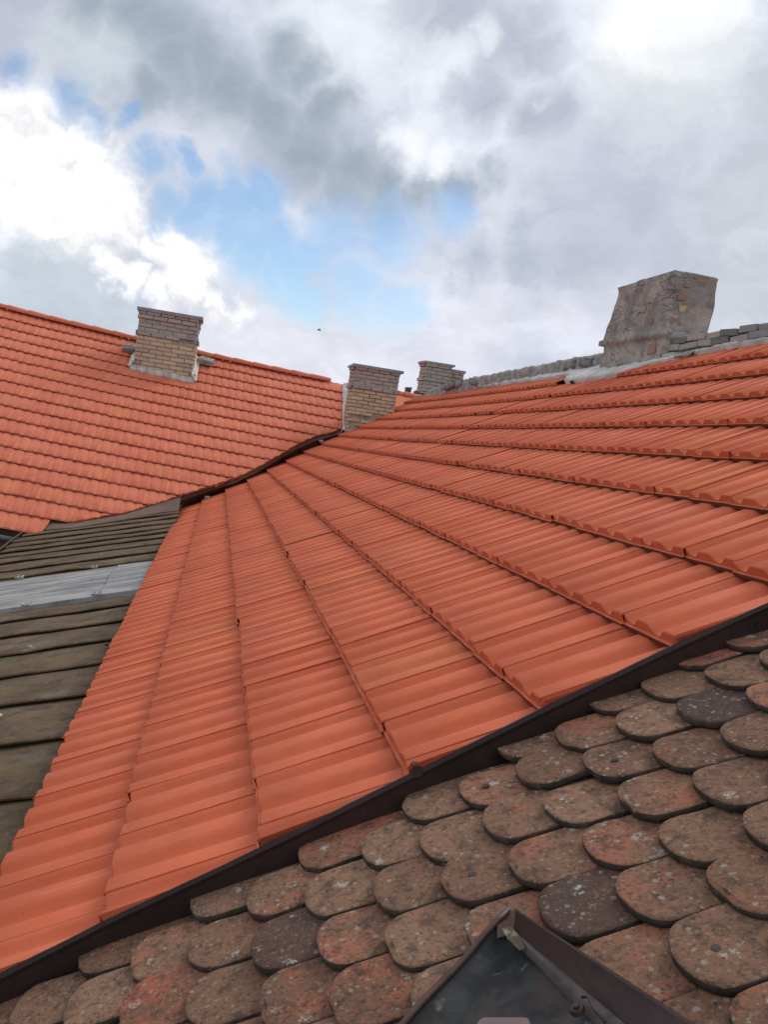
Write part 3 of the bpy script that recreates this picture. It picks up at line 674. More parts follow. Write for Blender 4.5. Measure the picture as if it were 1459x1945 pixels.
obj('plaster_shaft', chimney_shell(big_levels, 22, .030).mesh('plaster_shaft', M_PLASTER, True), big)
# bricks bared where the plaster has fallen
for (x, z, w, h, mt, key) in ((3.98, 1.735, .12, .035, M_REDBR, 'red'), (3.93, 1.62, .10, .05, M_REDBR, 'red'), (4.0, 1.53, .18, .055, M_YELBR, 'yel'), (4.12, 1.80, .15, .04, M_REDBR, 'red'), (4.20, 1.30, .05, .12, M_REDBR, 'red'), (3.90, 1.40, .10, .06, M_REDBR, 'red'), (4.1, 1.66, .12, .04, M_BRICKG, 'bg')):
    place('brick', brick_mesh(mt, key)[0], big, w2(x, 7.470, z), (w * D, .035, h * D), Matrix.Rotation(rng.normal(0, .08), 3, 'Y'))
for (y, z, w, h, mt, key) in ((7.62, 1.16, .14, .10, M_REDBR, 'red'), (7.75, 1.42, .12, .05, M_REDBR, 'red'), (7.95, 1.55, .14, .05, M_BRICKG, 'bg'), (7.8, 1.62, .16, .05, M_BRICKG, 'bg')):
    place('brick', brick_mesh(mt, key)[1], big, w2(3.808, y, z), (.035, w * D, h * D), Matrix.Rotation(rng.normal(0, .08), 3, 'X'))

# ------------------------------------------------------------------ brick chimneys
def brick_chimney(name, label, x0, x1, y0, y1, zb, zt, band, cap, courses_h=.072, bl=.24, mat=M_BRICK, group=None, capn=2, upper=M_BRICKG, grad=None, faces=('front', 'left', 'right'), worn=False):
    root = empty(name, tuple(w2((x0 + x1) / 2, y0, zb)), label=label, cat='chimney')
    m = MB(); m.box(w2((x0 + x1) / 2, (y0 + y1) / 2, (zb + zt) / 2), ((x1 - x0) * D - .03, (y1 - y0) * D - .03, (zt - zb) * D)); obj('mortar_core', m.mesh('mortar_core', M_JOINT), root)
    H = (zt - zb) * D; n = int(H / courses_h); hh = H / n
    for i in range(n):
        zc = zb * D + CZ + hh * (i + .5); proud = 0.0
        if abs(zc - (band * D + CZ)) < hh * .5: proud = .03
        if i >= n - capn: proud = .022
        mt = upper if zc > band * D + CZ - hh else mat
        lst = brick_mesh(mt, mt.name)
        # front and back rows run along X, sides along Y
        W = (x1 - x0) * D; off = (bl / 2 if i % 2 else 0)
        for f in faces:
            if f == 'front':
                x = -off
                while x < W - .01:
                    a_, b_ = max(x, 0), min(x + bl, W)
                    if b_ - a_ > .04:
                        if rng.rand() > (.28 if worn and i < 6 else .015):
                            place('brick', lst[rng.randint(5)], root, (x0 * D + (a_ + b_) / 2, y0 * D + .05 - proud + (rng.uniform(-.012, .03) if worn and i < 7 else rng.uniform(-.004, .007)), zc + rng.uniform(-.002, .002)), (b_ - a_ - .012, .11, hh - .012))
                    x += bl
            else:
                Wd = (y1 - y0) * D; y = .11 - off * .5
                sx = x0 * D + .05 - proud if f == 'left' else x1 * D - .05 + proud
                while y < Wd - .01:
                    a_, b_ = max(y, .11), min(y + bl, Wd)
                    if b_ - a_ > .05: place('brick', lst[rng.randint(5)], root, (sx + rng.uniform(-.004, .004), y0 * D + (a_ + b_) / 2, zc), (.11, b_ - a_ - .012, hh - .012))
                    y += bl
    m = MB(); m.box(w2((x0 + x1) / 2, (y0 + y1) / 2, zt + .012), ((x1 - x0) * D + .05 * cap, (y1 - y0) * D + .05 * cap, .045), jit=.008)
    obj('cement_cap', m.mesh('cement_cap', M_CAP), root)
    if cap > 1:
        m = MB(); m.box(w2((x0 + x1) / 2, (y0 + y1) / 2, band), ((x1 - x0) * D + .055, (y1 - y0) * D + .055, .028), jit=.004); obj('band_course', m.mesh('band_course', M_CAP), root)
    return root
lc = brick_chimney('brick_chimney', 'wide yellow-grey brick chimney with cement cap rising from the left orange roof slope', -1.555, -.45, 17.58, 18.3, .30, 1.71, 1.31, 2, bl=.25)
# mortar apron at its foot
m = MB()
rows = []
for x in np.linspace(-1.60, -.40, 30):
    o_ = Sleft(x, 1.32 + .05 * mnoise.noise(Vector((x * 9, 0, 0))) + .04 * (math.sin(x * 42) > 0), .06); t = Sleft(x, 1.12, .10)
    u = np.array([x * D, 17.575 * D, Sleft(x, 1.15)[2] + .10 + .02 * mnoise.noise(Vector((x * 12, 2, 0)))]); rows.append([Sleft(x, 1.34, .0), o_, t, u])
m.grid(rows)
for sx in (-1.59, -.415):
    rows = []
    for d in np.linspace(1.3, .3, 12): rows.append([Sleft(sx - .05 * (1 if sx < -1 else -1), d, .05), Sleft(sx, d, .09 + .03 * mnoise.noise(Vector((d * 9, sx, 0)))), Sleft(sx + .06 * (1 if sx < -1 else -1), d, .2)])
    m.grid(rows)
obj('mortar_apron', m.mesh('mortar_apron', M_MORTAR, True), lc)
for (sx, d, w) in ((-1.72, .62, .20), (-.24, .42, .30)):
    m = MB(); o_, eu, ey, n = fr(Sleft, sx, d, -1)
    m.box(Sleft(sx, d, .10), (w, .16, .09), np.array([eu, -ey, n]).T, jit=.02); m.box(Sleft(sx, d - .12, .07), (w * .8, .14, .07), np.array([eu, -ey, n]).T, jit=.02)
    obj('saddle_stone', m.mesh('saddle_stone', M_STONE), lc)
mc = brick_chimney('brick_chimney', 'middle brick chimney in the valley corner where the two orange roofs meet', 2.48, 3.33, 16.55, 17.25, -.05, 1.25, .905, 2, mat=M_BRICK, capn=1, courses_h=.062, bl=.21, worn=True)
# white mortar down the side of the middle chimney
m = MB(); rows = []
for d in np.linspace(2.12, .05, 30):
    e = .03 * mnoise.noise(Vector((d * 5, 3, 0))); xt = xmax(d) - .01 + e
    rows.append([Sleft(xt, d, .0), Sleft(xt + .01, d, .07), Sleft(xt + .10, d, .10 + e), Sleft(xt + .24, d, .13)])
m.grid(rows); obj('mortar_apron', m.mesh('mortar_apron', M_MORTAR, True), mc)
brick_chimney('brick_chimney', 'small pale chimney behind the ridge, the nearer of the far pair', 4.47, 5.06, 19.5, 20.1, .6, 1.80, 1.42, 2, bl=.26, mat=M_BRICKG, capn=1)
brick_chimney('brick_chimney', 'small darker chimney half hidden at the right of the far pair', 5.09, 5.47, 19.9, 20.4, .6, 1.74, 1.60, 1, bl=.26, mat=M_BRICKG, capn=2)

# ------------------------------------------------------------------ left wing roof
left = empty('tiled_roof', tuple(Sleft(-1, 6.8)), label='orange tile roof of the left wing seen face on, with a brick chimney near its ridge', cat='roof')
GL = 0.404; TWL = 0.290
V2, F2, I2, S2 = tile_arrays(GL * D, TWL * D, nose=0.034, amp=.42)
def clip_left(P):
    out = P.copy()
    for i in range(len(P)):
        p = (P[i] - np.array([0, 0, CZ])) / D; X = p[0]; d = (Q0[1] - p[1]) / cb
        dm = lmaxd(X)
        if d > dm:
            out[i] = P[i] + (Sleft(X, dm) - Sleft(X, d))
        if X > xmax(d): out[i] = out[i] + (Sleft(xmax(d), d) - Sleft(X, d))
    return out
cells = []
for k in range(0, 18):
    dn = GL * (k + 1) if k < 16 else 6.87   # nose position down the slope
    if k > 16: break
    for j in range(-24, 10):
        Xc = TWL * (j + .5) + .03
        if Xc - TWL / 2 > xmax(dn) - .02: continue
        if k == 16 and Xc > -2.05: continue
        dmn = max(lmaxd(Xc - TWL / 2), lmaxd(Xc + TWL / 2)); 
        if dn - GL > dmn - .03: continue
        # leave the chimney footprint free
        if -1.5 < Xc < -.5 and dn < 1.2: continue
        o_, eX, ed, n_ = fr(Sleft, Xc, dn, -1)    # eX along ridge, ed down slope
        up = -ed; n = np.cross(up, -eX) ; n = n / np.linalg.norm(n)
        if n[2] < 0: n = -n
        ey = np.cross(n, up)
        up2 = up + n * rng.normal(0, .004); up2 /= np.linalg.norm(up2); n2 = np.cross(up2, ey); n2 /= np.linalg.norm(n2)
        T = npm(o_ + up * rng.normal(0, .004) + n * rng.normal(0, .001), up2, np.cross(n2, up2), n2)
        cut = dn + .02 > min(lmaxd(Xc - TWL / 2), lmaxd(Xc + TWL / 2), lmaxd(Xc)) or Xc + TWL / 2 > xmax(dn) - .03
        cells.append((T, score(o_), cut))
lay_tiles(left, cells, V2, F2, I2, S2, [M_TILEL, M_LIPL], 'orange_tile', clip_left)
m = MB(); P = []
for X in np.linspace(-6.7, 2.42, 26): P.append([Sleft(X, d, -.012) for d in np.linspace(0.0, lmaxd(X) - .06, 10)])
m.grid(P); obj('roof_deck', m.mesh('roof_deck', M_DECK), left)
m = MB(); P = []
for X in np.linspace(-6.7, 4.3, 12): a_ = Sleft(X, 0, 0); P.append([a_, a_ + np.array([0, 5.5, -2.6])])
m.grid(P); obj('rear_slope', m.mesh('rear_slope', M_TILEL), left)
# half-round ridge tiles
rt = MB(); n_ = 9; rows = []
for (x, r) in ((-.20, .098), (-.17, .106), (.19, .086), (.20, .082)):
    rows.append([(x, -math.cos(t) * r, math.sin(t) * r * .72) for t in np.linspace(-.15, math.pi + .15, n_)])
rt.grid(rows); rme = rt.mesh('ridge_tile', M_TILEL, True)
X = -6.7
while X < 4.25:
    a_, b_ = Sleft(X - .1, -.02, 0), Sleft(X + .1, -.02, 0); e = (b_ - a_) / np.linalg.norm(b_ - a_); up = np.array([0, 0, 1.]); y_ = np.cross(up, e); y_ /= np.linalg.norm(y_); z_ = np.cross(e, y_)
    if not (2.45 < X < 3.3): obj('ridge_tile', rme, left, frame(Sleft(X, -.02, .03), e, y_, z_))
    X += .40
# right-hand strip of the slope beyond the middle chimney
m = MB(); rows = []
for X in np.linspace(3.3, 4.25, 6): rows.append([Sleft(X, .0, .05), Sleft(X, .9, .05)])
m.grid(rows); obj('corner_slope', m.mesh('corner_slope', M_TILEL), left)
m = MB(); m.box((-4.9, 14.9, 2.75), (7.6, 5.6, 5.5)); obj('wall', m.mesh('wall', M_WALLD), left)
# gutter under the left eave (half round) with brackets
def sl(X, d, dz, dy=0): return Sleft(X, d) + np.array([0, dy, dz])
m = MB(); rows = []
for X in np.linspace(-6.5, -2.1, 24):
    c_ = sl(X, 6.90, -.055); rows.append([c_ + np.array([0, -math.cos(t) * .055 - .03, -math.sin(t) * .055]) for t in np.linspace(-.2, math.pi, 9)])
m.grid(rows); me = m.mesh('gutter', M_GUTTER, True); gt = obj('gutter', me, left)
for X in (-2.36, -3.1, -3.9):
    c_ = sl(X, 6.90, -.055); m = MB(); m.grid([[c_ + np.array([dx, -math.cos(t) * .060 - .03, -math.sin(t) * .060]) for t in np.linspace(-.3, math.pi, 9)] for dx in (-.012, .012)])
    obj('gutter_bracket', m.mesh('gutter_bracket', M_DARKM, True), left)
m = MB(); m.grid([[sl(X, 6.80, dz) for dz in (-.06, -.36)] for X in np.linspace(-6.6, -2.05, 12)]); obj('eave_board', m.mesh('eave_board', M_WALLD), left)
m = MB()
for (dx, dy, dz, s) in ((0, 0, 0, .05), (.06, .05, .02, .04), (-.05, -.02, -.05, .035)):
    m.box(sl(-2.06 + dx, 6.85, -.10 + dz, dy), (s * 1.6, s, s * 1.4), jit=.012)
obj('mortar_lump', m.mesh('mortar_lump', M_MORTAR), left)

# ------------------------------------------------------------------ brown board roof below the eave
brd = empty('board_roof', tuple(Sbrd(-1, 5)), label='low brown lean-to roof of overlapping weathered boards beside the orange eave', cat='roof')
ylines = [0.9, 1.5, 2.12, 2.724, 3.339, 3.967, 4.603, 5.229, 5.813, 6.374, 6.966, 7.42, None, 8.98, 9.34, 9.86, 10.38, 10.79, 11.13, 11.47, 11.85, 12.3, 12.75, 13.2, 13.7, 14.3]
XL, XR = -2.22, -.02
def board(ya, yb, seed, mat=M_BOARD, th=.020):
    m = MB(); nx = 26; rows = []
    for i, X in enumerate(np.linspace(XL - .03 * (seed % 3), XR if ya < 6.5 else (-.16 if ya < 9.2 else -.27), nx)):
        wv = .055 * min(1, (yb - ya) * 1.5) * mnoise.noise(Vector((X * 1.9, seed * 3.7, 0))) + .022 * mnoise.noise(Vector((X * 5.5, seed * 1.7, 4)))
        hv = .008 * mnoise.noise(Vector((X * 2.2, seed * 2.1, 9)))
        y0 = ya + wv
        r = [Sbrd(X, y0 + .05, .000), Sbrd(X, y0 + .03, th * .75 + hv), Sbrd(X, y0, th * .8 + .004 + hv), Sbrd(X, y0 - .001, th + .008 + hv), Sbrd(X, y0 + .012, th + .014 + hv)]
        for t in (.25, .5, .75): r.append(Sbrd(X, y0 + (yb + .08 - y0) * t, (th + .012) * (1 - t) + .004 + hv + .006 * mnoise.noise(Vector((X * 3, t * 3, seed)))))
        r.append(Sbrd(X, yb + .10, .002)); rows.append(r)
    m.grid(rows); return m.mesh('board', mat)
for i in range(len(ylines) - 1):
    a_, b_ = ylines[i], ylines[i + 1]
    if a_ is None or b_ is None: continue
    obj('board', board(a_, b_, i), brd)
# grey metal sheet across the boards, in two laps with clips
for (xa, xb, s, hh) in ((XL - .02, -.66, 1, .040), (-.70, XR, 2, .052)):
    m = MB(); rows = []
    for X in np.linspace(xa, xb, 22):
        r = []
        for t in np.linspace(0, 1, 9):
            Y = 7.44 + (9.02 - 7.44) * t + .03 * mnoise.noise(Vector((X * 2, t * 3, s)))
            fold = .055 * math.exp(-((t - .52 + .10 * (X + 1)) / .06) ** 2)
            r.append(Sbrd(X, Y, hh + fold + .016 * mnoise.noise(Vector((X * 1.3, Y * 1.5, s))) ))
        r.insert(0, Sbrd(X, 7.44, .0)); rows.append(r)
    m.grid(rows); obj('metal_sheet', m.mesh('metal_sheet', M_ZINC), brd)
for (X, Y) in ((-1.60, 9.06), (-.93, 9.10), (-1.24, 7.42), (-.72, 7.45)):
    m = MB()
    for dx in (-.02, .02): m.box(Sbrd(X + dx, Y, .062), (.014, .10, .012), jit=.002)
    m.box(Sbrd(X, Y - .05, .06), (.07, .02, .012), jit=.003); obj('sheet_clip', m.mesh('sheet_clip', M_ZINC), brd)
m = MB(); m.grid([[Sbrd(X, Y, -.02) for Y in np.linspace(.8, 14.3, 30)] for X in (XL, -.29)]); obj('roof_deck', m.mesh('roof_deck', M_DECK), brd)
m = MB(); rows = []
for Y in np.linspace(.9, 12.9, 30): rows.append([Sbrd(XL - .02, Y, .05), Sbrd(XL - .06, Y, .05), Sbrd(XL - .06, Y, -.10), Sbrd(XL - .02, Y, -.10)])
m.grid(rows); obj('edge_board', m.mesh('edge_board', M_RUST), brd)
m = MB(); m.box((-1.1, 7.0, 2.9), (1.7, 12.2, 5.8)); obj('wall', m.mesh('wall', M_WALLD), brd)
# scraps lying on the boards
for (X, Y, sx, sy, mt, lb, nm, cat) in ((-.93, 5.88, .022, .05, M_REDBR, 'small orange tile shard lying on the brown boards', 'tile_shard', 'shard'), (-.42, 5.60, .07, .018, M_DECK, 'short dark stick lying on the brown boards near the orange eave', 'wood_stick', 'stick'), (-.80, 4.42, .022, .014, M_MORTAR, 'small white crumb of mortar lying on the brown boards', 'mortar_crumb', 'debris')):
    m = MB(); m.box(Sbrd(X, Y, .034), (sx, sy, .010), Matrix.Rotation(.5, 3, 'Z'), jit=.003); o = obj(nm, m.mesh(nm, mt)); tag(o, lb, cat)

# ------------------------------------------------------------------ valley gutter between the two orange roofs
vg = empty('valley_gutter', tuple(Smain(-.6, 15)), label='dark brown metal valley gutter between the two orange tile roofs', cat='gutter')
LE = [(-.45, 5.42), (-.29, 5.26), (.04, 4.93), (.52, 4.46), (.83, 4.06), (1.07, 3.70), (1.32, 3.32), (1.56, 2.95), (1.9, 2.53), (2.3, 2.18), (2.55, 1.9)]
ME = [(-1.12, 14.0), (-.937, 14.70), (-.673, 14.95), (-.321, 15.07), (.076, 15.35), (.487, 16.09), (.876, 16.6), (1.221, 16.75), (1.602, 16.9), (1.971, 16.9), (2.25, 16.85)]
m = MB(); rows = []
for (l, e) in zip(LE, ME):
    a_ = Sleft(l[0], l[1] - .10, .004); b_ = Smain(e[0], e[1] - .10, .004)
    mid1 = Sleft(l[0], l[1] + .02, -.01) * .85 + b_ * .15; mid2 = (a_ + b_) / 2 + np.array([0, 0, -.05])
    rows.append([a_, mid1, mid2, b_])
m.grid(rows); obj('valley_sheet', m.mesh('valley_sheet', M_VALLEY), vg)
# sheet running on over the board roof
m = MB(); rows = []
for (X, d, Xb, Yb) in ((-2.02, 6.66, -1.99, 12.66), (-1.96, 6.59, -1.91, 12.60), (-1.66, 6.44, -1.58, 12.44), (-1.36, 6.23, -1.29, 12.54), (-1.06, 6.02, -1.0, 12.64), (-.7, 5.65, -.64, 12.90), (-.48, 5.44, -.44, 12.98), (-.30, 5.27, -.28, 12.95)):
    a_ = Sleft(X, d - .05, -.008); c_ = Sbrd(Xb, Yb + .12, .045); c2 = Sbrd(Xb, Yb, .040)
    rows.append([Sleft(X, d - .30, -.03), a_, (a_ * .3 + c_ * .7), c2, Sbrd(Xb, Yb - .004, .02)])
m.grid(rows); obj('valley_sheet', m.mesh('valley_sheet', M_VALLEY), vg)
for (X, d, s) in ((-.60, 5.60, .09), (.10, 5.06, .03), (2.02, 2.50, .035)):
    m = MB(); m.box(Sleft(X, d + .02, -.03), (s * 2.2, s * .6, .025), jit=.010); obj('mortar_lump', m.mesh('mortar_lump', M_JOINT), vg)

# dark rubble where the ridges join
m = MB()
for i in range(9):
    m.box(w2(4.15, 18.9, 1.0) + np.array([rng.uniform(-.14, .14), rng.uniform(-.1, .1), rng.uniform(-.13, .10)]), (.12, .12, .11), jit=.035)
o = obj('stone_rubble', m.mesh('stone_rubble', M_DARKST)); tag(o, 'dark lump of stones at the ridge corner between the middle and far chimneys', 'rubble')

# ------------------------------------------------------------------ old plain-tile roof in the foreground
old = empty('old_tile_roof', tuple(Sold(.2, 1.6)), label='old foreground roof of round-ended brown clay tiles spotted with lichen', cat='roof')
TWO = 0.177; GO = 0.1330
def plain_tile(seed, wd=TWO * D - .006, Ln=.34, th=.0185):
    r = random.Random(seed); bm = bmesh.new()
    dpt = r.uniform(.050, .068); sk = r.uniform(-.004, .004); n = 14
    pts = []
    for i in range(n + 1):
        t = math.pi * i / n; e = .0022 * mnoise.noise(Vector((i * .55, seed * 2.3, 0))) + r.uniform(-.001, .001); sx = abs(math.sin(t)) ** .82
        pts.append((dpt - dpt * sx + e, -math.cos(t) * wd / 2 + sk * math.sin(t)))
    if seed % 3 == 1:
        k = r.randint(2, n - 3)
        pts[k] = (pts[k][0] + .004, pts[k][1]); pts[k + 1] = (pts[k + 1][0] + .005, pts[k + 1][1])
    outline = [(Ln, -wd / 2)] + [(Ln * .62, -wd / 2 + r.uniform(-.001, .001)), (Ln * .3, -wd / 2 + r.uniform(-.0012, .0012))] + pts + [(Ln * .3, wd / 2 + r.uniform(-.0012, .0012)), (Ln * .62, wd / 2 + r.uniform(-.001, .001)), (Ln, wd / 2)]
    outline = outline[::-1]
    bend = r.uniform(-.004, .006)
    def z(x, y): return bend * math.sin(x / Ln * math.pi) + .0022 * mnoise.noise(Vector((x * 18, y * 18, seed * 3.3)))
    e = .0022; N_ = len(outline); cx, cy = Ln * .45, 0
    def ins(p, k): 
        d = math.hypot(p[0] - cx, p[1] - cy); return (p[0] + (cx - p[0]) / d * k, p[1] + (cy - p[1]) / d * k)
    lay = [[(p, 0.0015) for p in [ins(q, .003) for q in outline]], [(p, .004) for p in outline], [(p, th - e) for p in outline], [(ins(p, e), th - .0006) for p in outline], [(ins(p, .012), th) for p in outline]]
    V = []; Fq = []; MI = []; SM = []
    for l in lay:
        for (p, h) in l: V.append((p[0], p[1], h + z(*p)))
    for i in range(len(lay) - 1):
        for j in range(N_):
            a_, b_ = i * N_ + j, i * N_ + (j + 1) % N_; c_, d_ = b_ + N_, a_ + N_
            Fq.append((a_, b_, c_, d_)[::-1]); MI.append(0 if i >= 2 else 1); SM.append(True)
    ctr = len(V)
    # top surface strips between mirrored outline points keeps the surface smooth
    top0 = (len(lay) - 1) * N_; h = N_ // 2
    for j in range(h):
        a_, b_ = top0 + j, top0 + j + 1; c_, d_ = top0 + N_ - 2 - j, top0 + N_ - 1 - j
        if b_ == c_: Fq.append((a_, b_, d_))
        elif a_ != d_: Fq.append((a_, b_, c_, d_))
        MI.append(0); SM.append(True)
    MI = MI[:len(Fq)]; SM = SM[:len(Fq)]
    me = mesh('plain_tile', V, Fq, [M_OLD, M_OLDE], MI, SM); 
    bm.from_mesh(me); bmesh.ops.recalc_face_normals(bm, faces=bm.faces[:]); bm.to_mesh(me); bm.free()
    return me
PT = [plain_tile(s, wd=TWO * D - .004 - .003 * (s % 4)) for s in range(14)]
phase = {0: .107, 1: .020, 2: .165, 3: .115, 4: .020, 5: .125, 6: .053, 7: .165}
first = {}
holes_at = [(843, 1690), (870, 1690), (1372, 1830), (935, 1520), (1150, 1400), (1395, 1365), (1010, 1405)]
tile_list = []
for k in range(-11, 14):
    v0 = -.07 * 1.0 + GO * k * 1.0
    v0 = -.065 + GO * k
    ph = phase.get(k, None)
    if ph is None: ph = (.107 if k % 2 == 0 else .02) + rng.uniform(-.012, .012)
    ph *= .93
    # ph measured at the tip centre
    for j in range(2, 13):
        Yc = ph + TWO * j
        yb = ymin(v0) + .005
        if Yc - TWO * .5 > yb - (.035 if k % 2 else .08): continue
        if Yc < .35 + .0 * k: continue
        dv = rng.normal(0, .004); dy = rng.normal(0, .004); ang = rng.normal(0, .018)
        o_, eu, ey, n = fr(Sold, v0 + dv, Yc + dy)
        tilt = -.145 + rng.normal(0, .006)
        eu2 = eu * math.cos(ang) + ey * math.sin(ang); eu2 = eu2 + n * tilt; eu2 /= np.linalg.norm(eu2)
        ey2 = ey - eu2 * (ey @ eu2) + n * rng.normal(0, .008); ey2 -= eu2 * (ey2 @ eu2); ey2 /= np.linalg.norm(ey2)
        o2 = o_ - n * .0185 + n * rng.uniform(-.0005, .0015)
        t = obj('tile', PT[rng.randint(len(PT))], old, frame(o2, eu2, ey2, np.cross(eu2, ey2)))
        tile_list.append((t, o2, eu2, ey2, np.cross(eu2, ey2)))
print('old tiles', len(tile_list))
# stub fragments pushed out at the verge
nail = MB(); nail.tube([(0, 0, -.004), (0, 0, .0035)], [.0085, .0075], 12); nme = nail.mesh('nail_head', M_NAIL)
for (hx, hy) in ((870, 1690), (1375, 1828), (934, 1517), (1372, 1385), (1150, 1408)):
    best = None
    for (t, o2, eu2, ey2, n2) in tile_list:
        tip = o2 + eu2 * .055 + n2 * .0185; x, y, zz = pix(tip); dd = (x - hx) ** 2 + (y - hy) ** 2
        if best is None or dd < best[0]: best = (dd, t, o2, eu2, ey2, n2)
    _, t, o2, eu2, ey2, n2 = best
    ob = bpy.data.objects.new('nail_head', nme); COL.objects.link(ob); ob.parent = t; ob.matrix_basis = Matrix.Translation((.06, rng.uniform(-.02, .02), .0180))
m = MB(); rows = []
for v in np.linspace(-1.6, 1.8, 20): rows.append([Sold(v, .3, -.072), Sold(v, ymin(v) + .0, -.072)])
m.grid(rows); obj('roof_deck', m.mesh('roof_deck', M_DECK), old)
m = MB(); m.box((1.4, .3, 3.3), (3.2, 3.2, 6.6)); 
m.v = [(x, y, min(z, Sold(-1.2, 1)[2] - .4)) for (x, y, z) in m.v]; obj('wall', m.mesh('wall', M_WALL), old)

# ------------------------------------------------------------------ rusty hatch frame corner
hat = empty('roof_hatch', tuple(Sold(.15, 1.25, .08)), label='rusty dark metal roof hatch corner with turned-up edges on the old tiles', cat='roof hatch')
def Hh(v, Y, h=0.0):
    o = 0.0 + h / D - .0 ; return Sold(v, Y, 0.044 + h)
C0 = (.147, 1.385)
Lp = lambda t: (C0[0] + (-.216) * t, C0[1] + (-.131) * t)        # left edge runs down to the lower left
Rp = lambda t: (.139 + .066 * t, 1.345 - .275 * t)               # foot of the right flange
Tp = lambda t: (.155 + .115 * t, 1.350 - .354 * t)               # its turned-up top edge
m = MB(); rows = []
for t in np.linspace(0.0, 1.5, 16):
    a_ = Lp(t); b_ = Rp(t); r = []
    for s in np.linspace(0, 1, 12):
        v = a_[0] + (b_[0] - a_[0]) * s; Y = a_[1] + (b_[1] - a_[1]) * s
        dip = -.020 * min(1.0, math.sin(math.pi * s) * 2.2) * min(1, t * 4) + .0035 * mnoise.noise(Vector((v * 14, Y * 14, 0)))
        r.append(Hh(v, Y, dip))
    rows.append(r)
m.grid(rows); obj('sheet_panel', m.mesh('sheet_panel', M_HATCH, True), hat)
# rolled left rim
m = MB(); m.tube([Hh(*Lp(t), .004 + .002 * math.sin(t * 9)) for t in np.linspace(-.02, 1.5, 14)], .0055, 8); obj('left_rim', m.mesh('left_rim', M_RUST, True), hat)
# turned-up right flange with a folded top edge
m = MB(); rows = []
for t in np.linspace(.02, 1.5, 20):
    p = Rp(t); out_ = np.array([.93, .32]) * 1.0
    w = .046 + .004 * mnoise.noise(Vector((t * 6, 1, 0)))
    q = lambda k, h: Hh(p[0] + out_[0] * k * w, p[1] + out_[1] * k * w, h)
    T_ = Tp(t); mix_ = lambda k: (p[0] + (T_[0] - p[0]) * k, p[1] + (T_[1] - p[1]) * k)
    rows.append([Hh(*mix_(k), h) for k, h in ((0, -.004), (.15, .002), (.5, .013), (.9, .026), (1.0, .030), (1.04, .027), (1.05, -.02), (1.03, -.09))])
m.grid(rows); obj('right_flange', m.mesh('right_flange', M_FLANGE, True), hat)
m = MB(); rows = []
for t in np.linspace(.05, 1.5, 20):
    p = Rp(t); w = .008 + .016 * min(t, 1) + .003 * mnoise.noise(Vector((t * 8, 5, 0)))
    rows.append([Hh(p[0] - w, p[1] - w * .4, -.012), Hh(p[0] - w * .6, p[1] - w * .3, -.003), Hh(p[0] - w * .2, p[1] - w * .1, .001), Hh(p[0] + .004, p[1], -.003)])
m.grid(rows); obj('folded_seam', m.mesh('folded_seam', M_FOLD, True), hat)
# pinched corner
m = MB()
m.grid([[Hh(C0[0] - .012, C0[1] - .010, .001), Hh(C0[0] + .002, C0[1] + .000, .003), Hh(C0[0] + .016, C0[1] - .024, .016)],
        [Hh(C0[0] - .026, C0[1] - .022, .004), Hh(C0[0] - .002, C0[1] - .022, .002), Hh(C0[0] + .018, C0[1] - .048, .018)],
        [Hh(C0[0] - .036, C0[1] - .040, -.004), Hh(C0[0] - .006, C0[1] - .046, -.006), Hh(C0[0] + .006, C0[1] - .066, .004)]])
obj('pinched_corner', m.mesh('pinched_corner', M_RUST, True), hat)
m = MB(); m.grid([[Hh(C0[0] - .022, C0[1] - .034, .0035), Hh(C0[0] - .006, C0[1] - .040, .0035)], [Hh(C0[0] - .022, C0[1] - .062, .0020), Hh(C0[0] - .003, C0[1] - .070, .0025)], [Hh(C0[0] - .014, C0[1] - .098, .000), Hh(C0[0] - .004, C0[1] - .100, .001)]])
obj('worn_solder_patch', m.mesh('worn_solder_patch', M_PALE), hat)
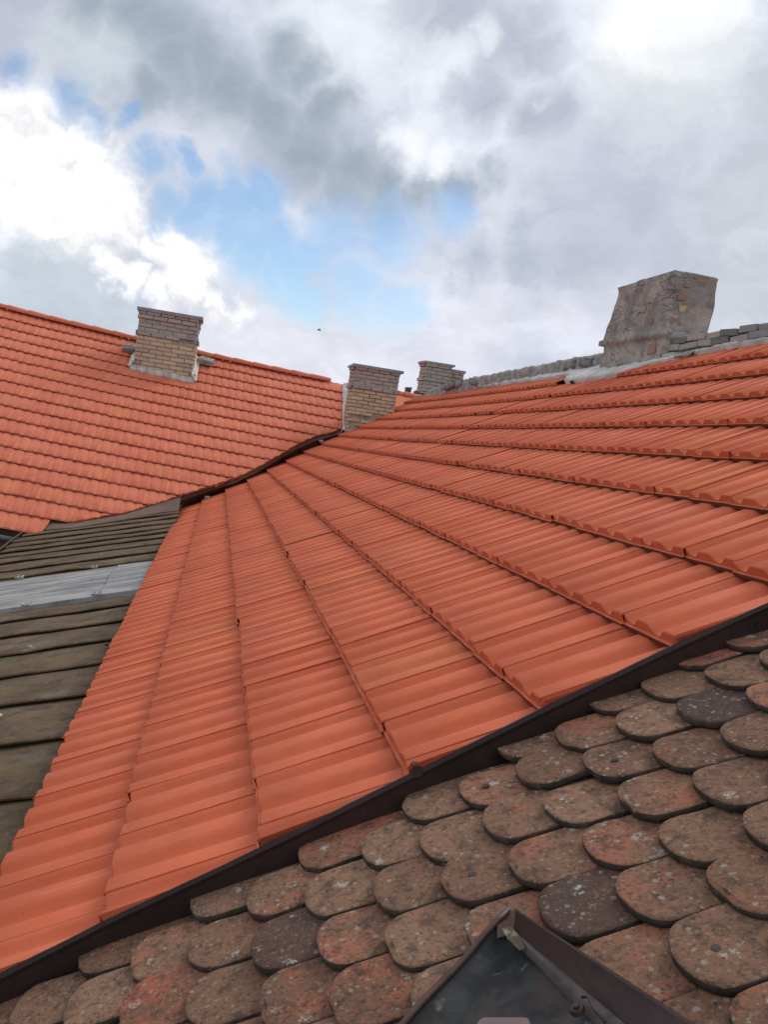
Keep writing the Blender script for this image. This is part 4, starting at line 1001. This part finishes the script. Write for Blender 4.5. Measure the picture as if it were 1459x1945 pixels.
p = Rp(.80); m = MB(); o_, eu, ey, n = fr(Sold, p[0], p[1]); c_ = Hh(p[0] - .030, p[1] - .012, .004)
m.tube([c_, c_ + n * .006], [.011, .009], 12); m.tube([c_ + n * .006, c_ + n * .010], [.005, .004], 8); obj('rivet', m.mesh('rivet', M_RUST), hat)
m = MB(); m.tube([c_ + eu * .014 + ey * .012 + n * .006, c_ + eu * .020 + n * .012, c_ + eu * .018 - ey * .02 + n * .010, c_ + eu * .022 - ey * .045 + n * .006], .0022, 6); obj('wire_catch', m.mesh('wire_catch', M_DARKM, True), hat)
# mauve plate with rounded corners low in the panel
m = MB(); c_ = Hh(.040, 1.110, .014); o_, eu, ey, n = fr(Sold, .05, 1.03)
d1 = np.array(Hh(.085, 1.159) - Hh(.015, 1.207)); d1 /= np.linalg.norm(d1); d2 = np.cross(n, d1)
out = []
for (sx, sy) in ((1, 1), (-1, 1), (-1, -1), (1, -1)):
    a0 = {(1, 1): 0, (-1, 1): 90, (-1, -1): 180, (1, -1): 270}[(sx, sy)]
    for q in range(5):
        t = math.radians(a0 + q * 22.5); out.append((sx * .028 + .010 * math.cos(t), sy * .03 + .010 * math.sin(t)))
nn = len(out); m.add([c_ + d1 * x + d2 * y for x, y in out] + [c_ + d1 * x + d2 * y + n * .006 for x, y in out], [tuple(range(nn, 2 * nn))] + [(i, (i + 1) % nn, nn + (i + 1) % nn, nn + i) for i in range(nn)])
obj('latch_plate', m.mesh('latch_plate', M_PINK), hat)

# ------------------------------------------------------------------ a bird far off
m = MB(); c_ = wp(sky_dir(606, 627) * 60)
m.tube([c_ + np.array([-.12, 0, 0]), c_ + np.array([-.04, 0, .01]), c_ + np.array([.06, 0, .01]), c_ + np.array([.14, 0, .0])], [.01, .045, .035, .008], 8)
for s in (-1, 1): m.add([c_ + np.array([-.04, 0, .02]), c_ + np.array([.05, 0, .02]), c_ + np.array([.03, s * .2, .10]), c_ + np.array([-.03, s * .34, .06])], [(0, 1, 2, 3)])
o = obj('bird', m.mesh('bird', M_BIRD)); tag(o, 'tiny dark bird flying in the pale sky between the chimneys', 'bird')
